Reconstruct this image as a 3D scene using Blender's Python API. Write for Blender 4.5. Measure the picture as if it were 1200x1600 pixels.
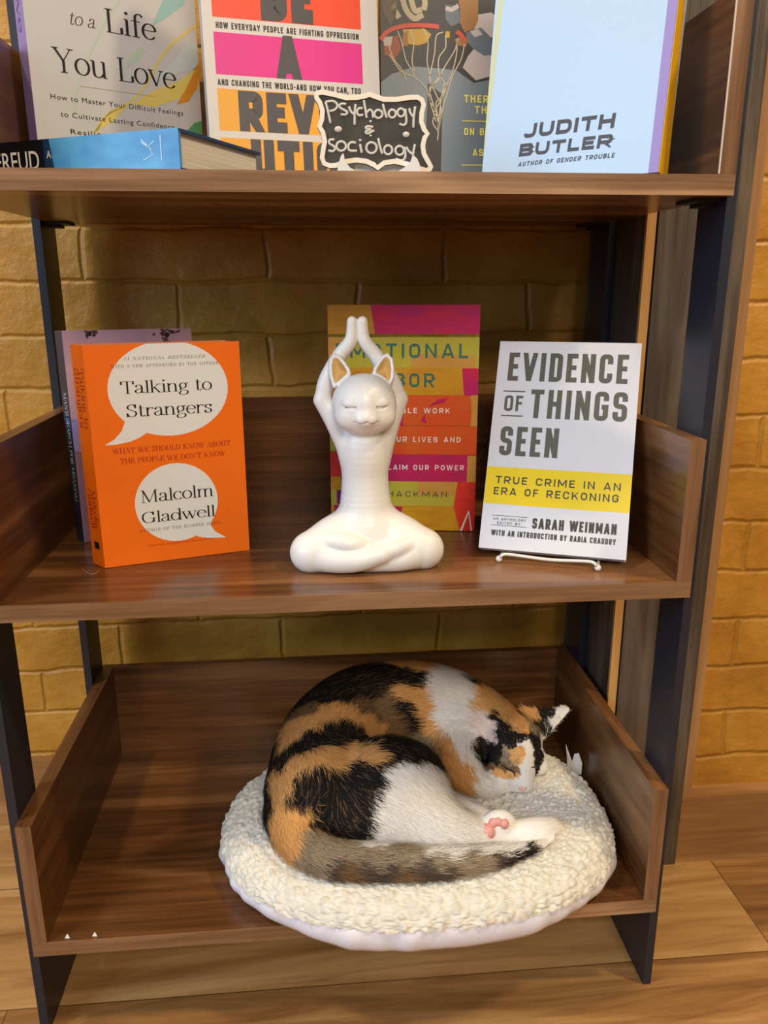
import bpy, bmesh, math, random
import numpy as np
from mathutils import Vector, Matrix, noise, kdtree
from mathutils.geometry import tessellate_polygon

C = bpy.context.scene.collection
for o in list(bpy.data.objects):
    bpy.data.objects.remove(o)
random.seed(7)
RNG = np.random.default_rng(11)
SCN = bpy.context.scene

# ------------------------------------------------------------------ camera, light, exposure
CAM = np.array([0.2832, -0.6504, 0.7264])
YAW, PITCH, ROLL, FPX = 0.0888, 0.2751, -0.0030, 1241.76
def _axes():
    cy, sy, cp, sp = math.cos(YAW), math.sin(YAW), math.cos(PITCH), math.sin(PITCH)
    f = np.array([sy*cp, cy*cp, -sp]); r = np.array([cy, -sy, 0]); u = np.cross(r, f)
    cr, sr = math.cos(ROLL), math.sin(ROLL)
    return cr*r + sr*u, -sr*r + cr*u, f
CR, CU, CF = _axes()
def at(px, py, ax, val):
    """the point of the room seen at a pixel of the photograph, at a known height or depth"""
    d = CF + CR*(px-600)/FPX - CU*(py-800)/FPX
    return CAM + d*((val-CAM[ax])/d[ax])

cam = bpy.data.cameras.new('camera')
cam.sensor_width = 36.0
cam.lens = FPX/1600*36.0
cam.clip_start = 0.01
camo = bpy.data.objects.new('camera', cam); C.objects.link(camo)
M = Matrix.Identity(4)
for i in range(3):
    M[i][0], M[i][1], M[i][2], M[i][3] = CR[i], CU[i], -CF[i], CAM[i]
camo.matrix_world = M
SCN.camera = camo
SCN.view_settings.view_transform = 'Standard'
SCN.view_settings.look = 'None'
SCN.view_settings.exposure = 0.12
SCN.view_settings.gamma = 1.0
SCN.view_settings.use_curve_mapping = False

world = bpy.data.worlds.new('world'); SCN.world = world
world.use_nodes = True
bg = world.node_tree.nodes['Background']
bg.inputs[0].default_value = (1.0, 0.84, 0.68, 1)
bg.inputs[1].default_value = 0.09

def area(name, loc, target, sx, sy, power, col):
    l = bpy.data.lights.new(name, 'AREA'); l.shape = 'RECTANGLE'; l.size = sx; l.size_y = sy
    l.energy = power; l.color = col
    o = bpy.data.objects.new(name, l); C.objects.link(o)
    o.location = loc
    o.rotation_euler = (Vector(target)-Vector(loc)).to_track_quat('-Z', 'Y').to_euler()
    return o
def spot(name, loc, target, power, col, size, blend, radius):
    l = bpy.data.lights.new(name, 'SPOT'); l.energy = power; l.color = col
    l.spot_size = size; l.spot_blend = blend; l.shadow_soft_size = radius
    o = bpy.data.objects.new(name, l); C.objects.link(o)
    o.location = loc
    o.rotation_euler = (Vector(target)-Vector(loc)).to_track_quat('-Z', 'Y').to_euler()
    return o
# daylight from the shop window, to the left of the bookcase
area('window_daylight', (-1.75, -1.25, 1.55), (0.35, 0.15, 0.65), 1.5, 1.5, 40, (0.50, 0.72, 1.0))
# warm ceiling lamps: the room behind the photographer, and two near the wall
area('ceiling_lamp', (0.55, -2.7, 2.35), (0.35, 0.15, 0.45), 1.3, 0.9, 58, (1.0, 0.86, 0.68))
area('ceiling_lamp', (-0.75, -0.45, 2.6), (0.0, 0.3, 0.4), 0.16, 0.16, 17, (1.0, 0.78, 0.48))
area('ceiling_lamp', (1.6, -0.6, 2.6), (0.9, 0.19, 0.4), 0.2, 0.2, 26, (1.0, 0.78, 0.48))

# ------------------------------------------------------------------ dimensions (metres)
W, D = 0.6216, 0.3303                       # bookcase outside width and depth
Z0, Z1, Z2 = 0.1201, 0.4686, 0.8119         # shelf tops
H, T, PT = 0.1302, 0.01555, 0.0141          # tray side height, board thickness, side thickness
YB, YR, XR = 0.362, 0.189, 0.6305           # back wall, right wall front, return of the corner

# ------------------------------------------------------------------ object helpers
def link(o, parent=None):
    C.objects.link(o)
    if parent is not None: o.parent = parent
    return o
def tag(o, label=None, cat=None, group=None, kind=None):
    if label: o['label'] = label
    if cat: o['category'] = cat
    if group: o['group'] = group
    if kind: o['kind'] = kind
    return o
def empty(name, loc=(0, 0, 0), rot=None):
    o = bpy.data.objects.new(name, None); C.objects.link(o)
    if rot is not None:
        m = rot.to_4x4(); m.translation = Vector(loc); o.matrix_world = m
    else:
        o.location = loc
    o.empty_display_size = 0.02
    return o
def mesh_obj(name, verts, faces, mats, parent=None, fmat=None, smooth=False):
    me = bpy.data.meshes.new(name)
    me.from_pydata([tuple(map(float, v)) for v in verts], [], [tuple(f) for f in faces])
    for m in (mats if isinstance(mats, (list, tuple)) else [mats]): me.materials.append(m)
    if fmat is not None: me.polygons.foreach_set('material_index', fmat)
    if smooth: me.polygons.foreach_set('use_smooth', [True]*len(me.polygons))
    me.update()
    return link(bpy.data.objects.new(name, me), parent)
def bm_obj(name, bm, mat, parent=None, smooth=False, bevel=0, seg=2):
    if bevel:
        bmesh.ops.bevel(bm, geom=[e for e in bm.edges if e.is_manifold and e.calc_face_angle(0) > 0.5], offset=bevel,
                        segments=seg, profile=0.7, affect='EDGES')
    bmesh.ops.recalc_face_normals(bm, faces=bm.faces)
    me = bpy.data.meshes.new(name); bm.to_mesh(me); bm.free()
    me.materials.append(mat)
    if smooth: me.polygons.foreach_set('use_smooth', [True]*len(me.polygons))
    return link(bpy.data.objects.new(name, me), parent)
def bx(bm, x0, x1, y0, y1, z0, z1):
    v = [bm.verts.new(p) for p in ((x0,y0,z0),(x1,y0,z0),(x1,y1,z0),(x0,y1,z0),(x0,y0,z1),(x1,y0,z1),(x1,y1,z1),(x0,y1,z1))]
    for f in ((0,3,2,1),(4,5,6,7),(0,1,5,4),(1,2,6,5),(2,3,7,6),(3,0,4,7)): bm.faces.new([v[i] for i in f])
def box(name, x0, x1, y0, y1, z0, z1, mat, parent=None, bevel=0.0006, seg=1):
    bm = bmesh.new(); bx(bm, x0, x1, y0, y1, z0, z1)
    return bm_obj(name, bm, mat, parent, bevel=bevel, seg=seg)
def tube(bm, pts, rad, n=10, cap=True):
    pts = [Vector(p) for p in pts]
    rads = rad if isinstance(rad, (list, tuple)) else [rad]*len(pts)
    rings = []; prev = None
    for i, p in enumerate(pts):
        t = (pts[min(i+1, len(pts)-1)] - pts[max(i-1, 0)]).normalized()
        a = prev - t*prev.dot(t) if prev is not None else t.orthogonal()
        a.normalize(); prev = a; b = t.cross(a)
        rings.append([bm.verts.new(p + (a*math.cos(2*math.pi*k/n) + b*math.sin(2*math.pi*k/n))*rads[i]) for k in range(n)])
    for i in range(len(rings)-1):
        for k in range(n):
            bm.faces.new((rings[i][k], rings[i][(k+1) % n], rings[i+1][(k+1) % n], rings[i+1][k]))
    if cap:
        bm.faces.new(rings[0][::-1]); bm.faces.new(rings[-1])

# ------------------------------------------------------------------ materials
def srgb(r, g, b):
    f = lambda c: (c/255/12.92) if c/255 <= 0.04045 else ((c/255+0.055)/1.055)**2.4
    return (f(r), f(g), f(b), 1)
def mat(name, col, rough=0.5, spec=0.5, coat=0, metal=0):
    m = bpy.data.materials.new(name); m.use_nodes = True
    b = m.node_tree.nodes['Principled BSDF']
    b.inputs['Base Color'].default_value = col
    b.inputs['Roughness'].default_value = rough
    b.inputs['Specular IOR Level'].default_value = spec
    b.inputs['Coat Weight'].default_value = coat
    b.inputs['Metallic'].default_value = metal
    return m
class NT:
    def __init__(s, m): s.t = m.node_tree; s.b = s.t.nodes['Principled BSDF']
    def n(s, ty, **kw):
        nd = s.t.nodes.new(ty)
        for k, v in kw.items():
            if k.startswith('i_'): nd.inputs[k[2:].replace('_', ' ')].default_value = v
            else: setattr(nd, k, v)
        return nd
    def l(s, a, b): s.t.links.new(a, b)
def ramp(nt, fac, stops):
    r = nt.n('ShaderNodeValToRGB')
    el = r.color_ramp.elements
    while len(el) < len(stops): el.new(0.5)
    for e, (p, c) in zip(el, stops): e.position = p; e.color = c
    nt.l(fac, r.inputs[0])
    return r.outputs[0]
def wood(name, axis, cols, rough=0.3, sc=1.0, coat=0.0, seed=0.0, bump=0.02, grain=1.0):
    m = mat(name, cols[0], rough, 0.5, coat); nt = NT(m)
    tc = nt.n('ShaderNodeTexCoord')
    mp = nt.n('ShaderNodeMapping')
    s = [9.0*sc]*3; s['xyz'.index(axis)] = 1.1*sc
    mp.inputs['Scale'].default_value = s; mp.inputs['Location'].default_value = (seed, seed*1.7, seed*0.6)
    nt.l(tc.outputs['Object'], mp.inputs[0])
    n1 = nt.n('ShaderNodeTexNoise', i_Scale=1.6, i_Detail=3.0, i_Roughness=0.55, i_Distortion=0.7)
    nt.l(mp.outputs[0], n1.inputs['Vector'])
    mp2 = nt.n('ShaderNodeMapping'); s2 = [170.0]*3; s2['xyz'.index(axis)] = 5.0
    mp2.inputs['Scale'].default_value = s2
    nt.l(tc.outputs['Object'], mp2.inputs[0])
    n2 = nt.n('ShaderNodeTexNoise', i_Scale=1.0, i_Detail=3.0, i_Roughness=0.6)
    nt.l(mp2.outputs[0], n2.inputs['Vector'])
    # cathedral figure: rings read off the broad noise
    mul = nt.n('ShaderNodeMath', operation='MULTIPLY'); mul.inputs[1].default_value = 22.0
    nt.l(n1.outputs[0], mul.inputs[0])
    sn = nt.n('ShaderNodeMath', operation='SINE'); nt.l(mul.outputs[0], sn.inputs[0])
    a = nt.n('ShaderNodeMath', operation='MULTIPLY_ADD'); a.inputs[1].default_value = 0.07*grain; nt.l(sn.outputs[0], a.inputs[0]); nt.l(n1.outputs[0], a.inputs[2])
    b = nt.n('ShaderNodeMath', operation='MULTIPLY_ADD'); b.inputs[1].default_value = 0.42*grain; nt.l(n2.outputs[0], b.inputs[0]); nt.l(a.outputs[0], b.inputs[2])
    c = nt.n('ShaderNodeMath', operation='SUBTRACT'); c.inputs[1].default_value = 0.21*grain; nt.l(b.outputs[0], c.inputs[0])
    k = len(cols)
    col = ramp(nt, c.outputs[0], [(0.30+0.42*i/(k-1), cols[i]) for i in range(k)])
    nt.l(col, nt.b.inputs['Base Color'])
    bp = nt.n('ShaderNodeBump', i_Strength=bump*5, i_Distance=0.001)
    nt.l(n2.outputs[0], bp.inputs['Height']); nt.l(bp.outputs[0], nt.b.inputs['Normal'])
    return m
def mottled(name, c1, c2, scale, rough=0.5, detail=4.0, stretch=(1, 1, 1), bump=0.0, coat=0.0, lo=0.35, hi=0.65):
    m = mat(name, c1, rough, 0.5, coat); nt = NT(m)
    tc = nt.n('ShaderNodeTexCoord'); mp = nt.n('ShaderNodeMapping'); mp.inputs['Scale'].default_value = stretch
    nt.l(tc.outputs['Object'], mp.inputs[0])
    n1 = nt.n('ShaderNodeTexNoise', i_Scale=scale, i_Detail=detail, i_Roughness=0.6)
    nt.l(mp.outputs[0], n1.inputs['Vector'])
    nt.l(ramp(nt, n1.outputs[0], [(lo, c1), (hi, c2)]), nt.b.inputs['Base Color'])
    if bump:
        bp = nt.n('ShaderNodeBump', i_Strength=bump, i_Distance=0.002)
        nt.l(n1.outputs[0], bp.inputs['Height']); nt.l(bp.outputs[0], nt.b.inputs['Normal'])
    return m

WAL = [srgb(70, 41, 22), srgb(97, 61, 32), srgb(121, 79, 44), srgb(142, 98, 60)]
wood_x = wood('walnut_laminate_lengthwise', 'x', WAL, 0.26, seed=0.3)
wood_y = wood('walnut_laminate_depthwise', 'y', WAL, 0.30, seed=2.1)
wood_z = wood('walnut_edge_upright', 'z', [srgb(102, 70, 46), srgb(132, 96, 66), srgb(158, 120, 86)], 0.35, seed=4.0, grain=1.6)
wood_e = wood('walnut_edge_band', 'x', [srgb(112, 80, 52), srgb(144, 108, 76), srgb(174, 136, 100)], 0.35, seed=5.5, grain=1.6)
black_metal = mat('black_powder_coat', srgb(30, 34, 46), 0.42, 0.6)
black_plastic = mat('black_plastic_clip', srgb(14, 13, 13), 0.5)

def brick_mat(name, off):
    m = mat(name, srgb(196, 146, 46), 0.42, 0.5); nt = NT(m)
    tc = nt.n('ShaderNodeTexCoord'); sep = nt.n('ShaderNodeSeparateXYZ'); nt.l(tc.outputs['Object'], sep.inputs[0])
    cmb = nt.n('ShaderNodeCombineXYZ')
    sx = nt.n('ShaderNodeMath', operation='ADD'); sx.inputs[1].default_value = off[0]; nt.l(sep.outputs[0], sx.inputs[0])
    sz = nt.n('ShaderNodeMath', operation='ADD'); sz.inputs[1].default_value = off[1]; nt.l(sep.outputs[2], sz.inputs[0])
    nt.l(sx.outputs[0], cmb.inputs[0]); nt.l(sz.outputs[0], cmb.inputs[1])
    nz = nt.n('ShaderNodeTexNoise', i_Scale=14.0, i_Detail=3.0)
    nt.l(cmb.outputs[0], nz.inputs['Vector'])
    mixv = nt.n('ShaderNodeVectorMath', operation='MULTIPLY_ADD')
    mixv.inputs[1].default_value = (0.016, 0.014, 0); nt.l(nz.outputs['Color'], mixv.inputs[0]); nt.l(cmb.outputs[0], mixv.inputs[2])
    br = nt.n('ShaderNodeTexBrick'); br.offset = 0.5
    for k, v in (('Scale', 1.0), ('Mortar Size', 0.0045), ('Mortar Smooth', 1.0), ('Brick Width', 0.216), ('Row Height', 0.063), ('Bias', 0.0)):
        br.inputs[k].default_value = v
    br.inputs['Color1'].default_value = (0.9, 0.9, 0.9, 1); br.inputs['Color2'].default_value = (1, 1, 1, 1)
    br.inputs['Mortar'].default_value = (0.72, 0.70, 0.66, 1)
    nt.l(mixv.outputs[0], br.inputs['Vector'])
    n2 = nt.n('ShaderNodeTexNoise', i_Scale=9.0, i_Detail=6.0, i_Roughness=0.62); nt.l(cmb.outputs[0], n2.inputs['Vector'])
    base = ramp(nt, n2.outputs[0], [(0.3, srgb(166, 112, 36)), (0.5, srgb(190, 136, 48)), (0.72, srgb(208, 158, 72))])
    mx = nt.n('ShaderNodeMix', data_type='RGBA', blend_type='MULTIPLY'); mx.inputs[0].default_value = 0.35
    nt.l(base, mx.inputs[6]); nt.l(br.outputs['Color'], mx.inputs[7])
    nt.l(mx.outputs[2], nt.b.inputs['Base Color'])
    n3 = nt.n('ShaderNodeTexNoise', i_Scale=42.0, i_Detail=5.0, i_Roughness=0.6); nt.l(cmb.outputs[0], n3.inputs['Vector'])
    hm = nt.n('ShaderNodeMath', operation='MULTIPLY_ADD'); hm.inputs[1].default_value = -0.75
    nt.l(br.outputs['Fac'], hm.inputs[0]); nt.l(n3.outputs[0], hm.inputs[2])
    bp = nt.n('ShaderNodeBump', i_Strength=0.6, i_Distance=0.005)
    nt.l(hm.outputs[0], bp.inputs['Height']); nt.l(bp.outputs[0], nt.b.inputs['Normal'])
    return m
def plank_floor_mat():
    m = mat('vinyl_plank_floor', srgb(150, 104, 60), 0.4, 0.4); nt = NT(m)
    tc = nt.n('ShaderNodeTexCoord'); mp = nt.n('ShaderNodeMapping'); mp.inputs['Location'].default_value = (0.052, -0.041+0.18*4, 0)
    nt.l(tc.outputs['Object'], mp.inputs[0])
    br = nt.n('ShaderNodeTexBrick'); br.offset = 0.30; br.offset_frequency = 2
    for k, v in (('Scale', 1.0), ('Mortar Size', 0.0008), ('Mortar Smooth', 0.2), ('Brick Width', 1.2), ('Row Height', 0.18), ('Bias', 0.0)):
        br.inputs[k].default_value = v
    br.inputs['Color1'].default_value = (0, 0, 0, 1); br.inputs['Color2'].default_value = (1, 1, 1, 1); br.inputs['Mortar'].default_value = (0.5, 0.5, 0.5, 1)
    nt.l(mp.outputs[0], br.inputs['Vector'])
    mp2 = nt.n('ShaderNodeMapping'); mp2.inputs['Scale'].default_value = (2.2, 22, 1); nt.l(tc.outputs['Object'], mp2.inputs[0])
    av = nt.n('ShaderNodeVectorMath', operation='MULTIPLY_ADD'); av.inputs[1].default_value = (3, 5, 0)
    nt.l(br.outputs['Color'], av.inputs[0]); nt.l(mp2.outputs[0], av.inputs[2])
    n1 = nt.n('ShaderNodeTexNoise', i_Scale=1.3, i_Detail=6.0, i_Roughness=0.62, i_Distortion=0.9); nt.l(av.outputs[0], n1.inputs['Vector'])
    ad = nt.n('ShaderNodeMath', operation='MULTIPLY_ADD'); ad.inputs[1].default_value = 0.20
    sb = nt.n('ShaderNodeSeparateColor'); nt.l(br.outputs['Color'], sb.inputs[0]); nt.l(sb.outputs[0], ad.inputs[0]); nt.l(n1.outputs[0], ad.inputs[2])
    col = ramp(nt, ad.outputs[0], [(0.36, srgb(116, 78, 42)), (0.52, srgb(152, 108, 62)), (0.66, srgb(178, 134, 82)), (0.8, srgb(196, 154, 100))])
    mx = nt.n('ShaderNodeMix', data_type='RGBA', blend_type='MULTIPLY'); nt.l(br.outputs['Fac'], mx.inputs[0])
    mx.inputs[7].default_value = (0.35, 0.3, 0.25, 1); nt.l(col, mx.inputs[6])
    nt.l(mx.outputs[2], nt.b.inputs['Base Color'])
    bp = nt.n('ShaderNodeBump', i_Strength=0.15, i_Distance=0.001); nt.l(n1.outputs[0], bp.inputs['Height']); nt.l(bp.outputs[0], nt.b.inputs['Normal'])
    return m

# ------------------------------------------------------------------ the room
def struct(o): o['kind'] = 'structure'; return o
struct(box('floor', -2.6, 2.6, -3.2, YB+0.12, -0.06, 0.0, plank_floor_mat(), bevel=0))
struct(box('wall_back', -2.6, XR+0.02, YB, YB+0.12, 0, 2.7, brick_mat('painted_brick_back', (0.2995, 0.0150)), bevel=0))
struct(box('wall_right', XR+0.02, 2.6, YR+0.022, YB+0.12, 0, 2.7, brick_mat('painted_brick_right', (0.06, 0.0380)), bevel=0))
rough_dark = wood('rough_sawn_brown_plank', 'z', [srgb(58, 48, 40), srgb(84, 72, 61), srgb(104, 90, 77)], 0.5, sc=1.4, seed=7.0, bump=0.25, grain=1.2)
nt = NT(rough_dark)
pale_wood = wood('raw_pine_edge', 'z', [srgb(190, 138, 76), srgb(214, 164, 98)], 0.55, seed=9.0)
trim_tan = wood('tan_trim', 'z', [srgb(150, 108, 66), srgb(178, 134, 88)], 0.5, seed=3.3)
# planks that clad the outer corner of the wall
struct(box('trim_1', XR, XR+0.010, YR+0.005, YB, 0, 2.7, rough_dark))
struct(box('trim_2', XR, XR+0.010, YR, YR+0.005, 0, 2.7, pale_wood, bevel=0))
struct(box('trim_3', XR+0.0115, 0.738, YR-0.002, YR+0.022, 0, 2.7, rough_dark))
struct(box('trim_4', 0.7382, 0.752, YR+0.003, YR+0.022, 0.0995, 2.7, trim_tan))
base_m = wood('baseboard_oak', 'x', [srgb(128, 88, 50), srgb(158, 114, 68), srgb(176, 132, 84)], 0.4, seed=6.0)
struct(box('baseboard_right', 0.7382, 2.6, YR, YR+0.022, 0, 0.0995, base_m))
struct(box('baseboard_back', -2.6, XR, YB-0.012, YB, 0, 0.0995, base_m))

# ------------------------------------------------------------------ the bookcase
case = empty('bookcase', (0, 0, 0))
tag(case, 'dark walnut bookcase with tray shelves and black metal uprights against the yellow brick wall', 'bookcase')
band = 0.0008
for z in (Z0, Z1, Z2):
    sb = box('shelf_board', 0, W, band, D, z-T, z, wood_x, case)
    box('edge_band', 0, W, 0, band, z-T, z, wood_e, sb, bevel=0.0002)
    sd = []
    for x0, x1 in ((0, PT), (W-PT, W)):
        q = box('side_panel', x0, x1, band, D, z, z+H, wood_y, case)
        box('edge_band', x0, x1, 0, band, z, z+H, wood_z, q, bevel=0.0002)
    box('back_panel', PT, W-PT, D-0.010, D, z, z+H, wood_x, case)
for x0, x1 in ((-0.0085, -0.0001), (W+0.0001, W+0.0085)):
    for y0, y1 in ((0.0105, 0.0595), (0.2734, 0.3250)):
        box('upright', x0, x1, y0, y1, 0.0, 1.5, black_metal, case, bevel=0.0008)
    box('foot_panel', x0+0.0004, x1-0.0004, 0.0595, 0.2734, 0.0, Z0-T-0.002, black_metal, case)
for x, s in ((0, 1), (W, -1)):
    for y0, y1 in ((0.018, 0.052), (0.284, 0.318)):
        for z in (Z1, Z2):
            bm = bmesh.new()
            bx(bm, min(x, x+s*0.024), max(x, x+s*0.024), y0, y1, z-T-0.0028, z-T)
            bx(bm, min(x+s*0.003, x+s*0.014), max(x+s*0.003, x+s*0.014), y0+0.006, y1-0.006, z-T-0.006, z-T-0.0026)
            bm_obj('shelf_bracket', bm, black_plastic, case)
box('pale_edge_strip', W-PT-0.0005, W-PT+0.0006, -0.0003, band, Z2+0.0005, Z2+H-0.001, mat('pale_edge_line', srgb(206, 196, 184), 0.5), case, bevel=0)  # thin pale line up the inner front edge of the top right panel
bm = bmesh.new()
bmesh.ops.create_cone(bm, cap_ends=True, segments=16, radius1=0.004, radius2=0.0035, depth=0.0012, matrix=Matrix.Translation((0.205, 0.10, Z2-T-0.0005)))
bm_obj('screw_cover', bm, mat('brown_screw_cover', srgb(150, 110, 80), 0.3), case)

# ------------------------------------------------------------------ lettering
def font_polys(text, bold=0.0, spacing=1.0, shear=0.0):
    """sans lettering as 2-D triangles"""
    cu = bpy.data.curves.new('lettering', 'FONT')
    cu.body = text; cu.size = 1.0; cu.offset = bold; cu.space_character = spacing; cu.shear = shear; cu.resolution_u = 4
    o = bpy.data.objects.new('lettering', cu)
    me = bpy.data.meshes.new_from_object(o)
    v = np.array([x.co[:2] for x in me.vertices]).reshape(-1, 2)
    f = [tuple(p.vertices) for p in me.polygons]
    bpy.data.objects.remove(o); bpy.data.curves.remove(cu); bpy.data.meshes.remove(me)
    return v, f
def catmull(pts, n=7):
    p = [np.array(q, float) for q in pts]
    if len(p) < 3: return p
    p = [2*p[0]-p[1]] + p + [2*p[-1]-p[-2]]
    out = []
    for i in range(1, len(p)-2):
        for k in range(n):
            t = k/n
            out.append(0.5*((2*p[i]) + (-p[i-1]+p[i+1])*t + (2*p[i-1]-5*p[i]+4*p[i+1]-p[i+2])*t*t + (-p[i-1]+3*p[i]-3*p[i+1]+p[i+2])*t**3))
    out.append(p[-2]); return out
def arc(cx, cy, rx, ry, a0, a1, n=22):
    return [np.array((cx+rx*math.cos(math.radians(a0+(a1-a0)*k/n)), cy+ry*math.sin(math.radians(a0+(a1-a0)*k/n)))) for k in range(n+1)]
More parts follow.
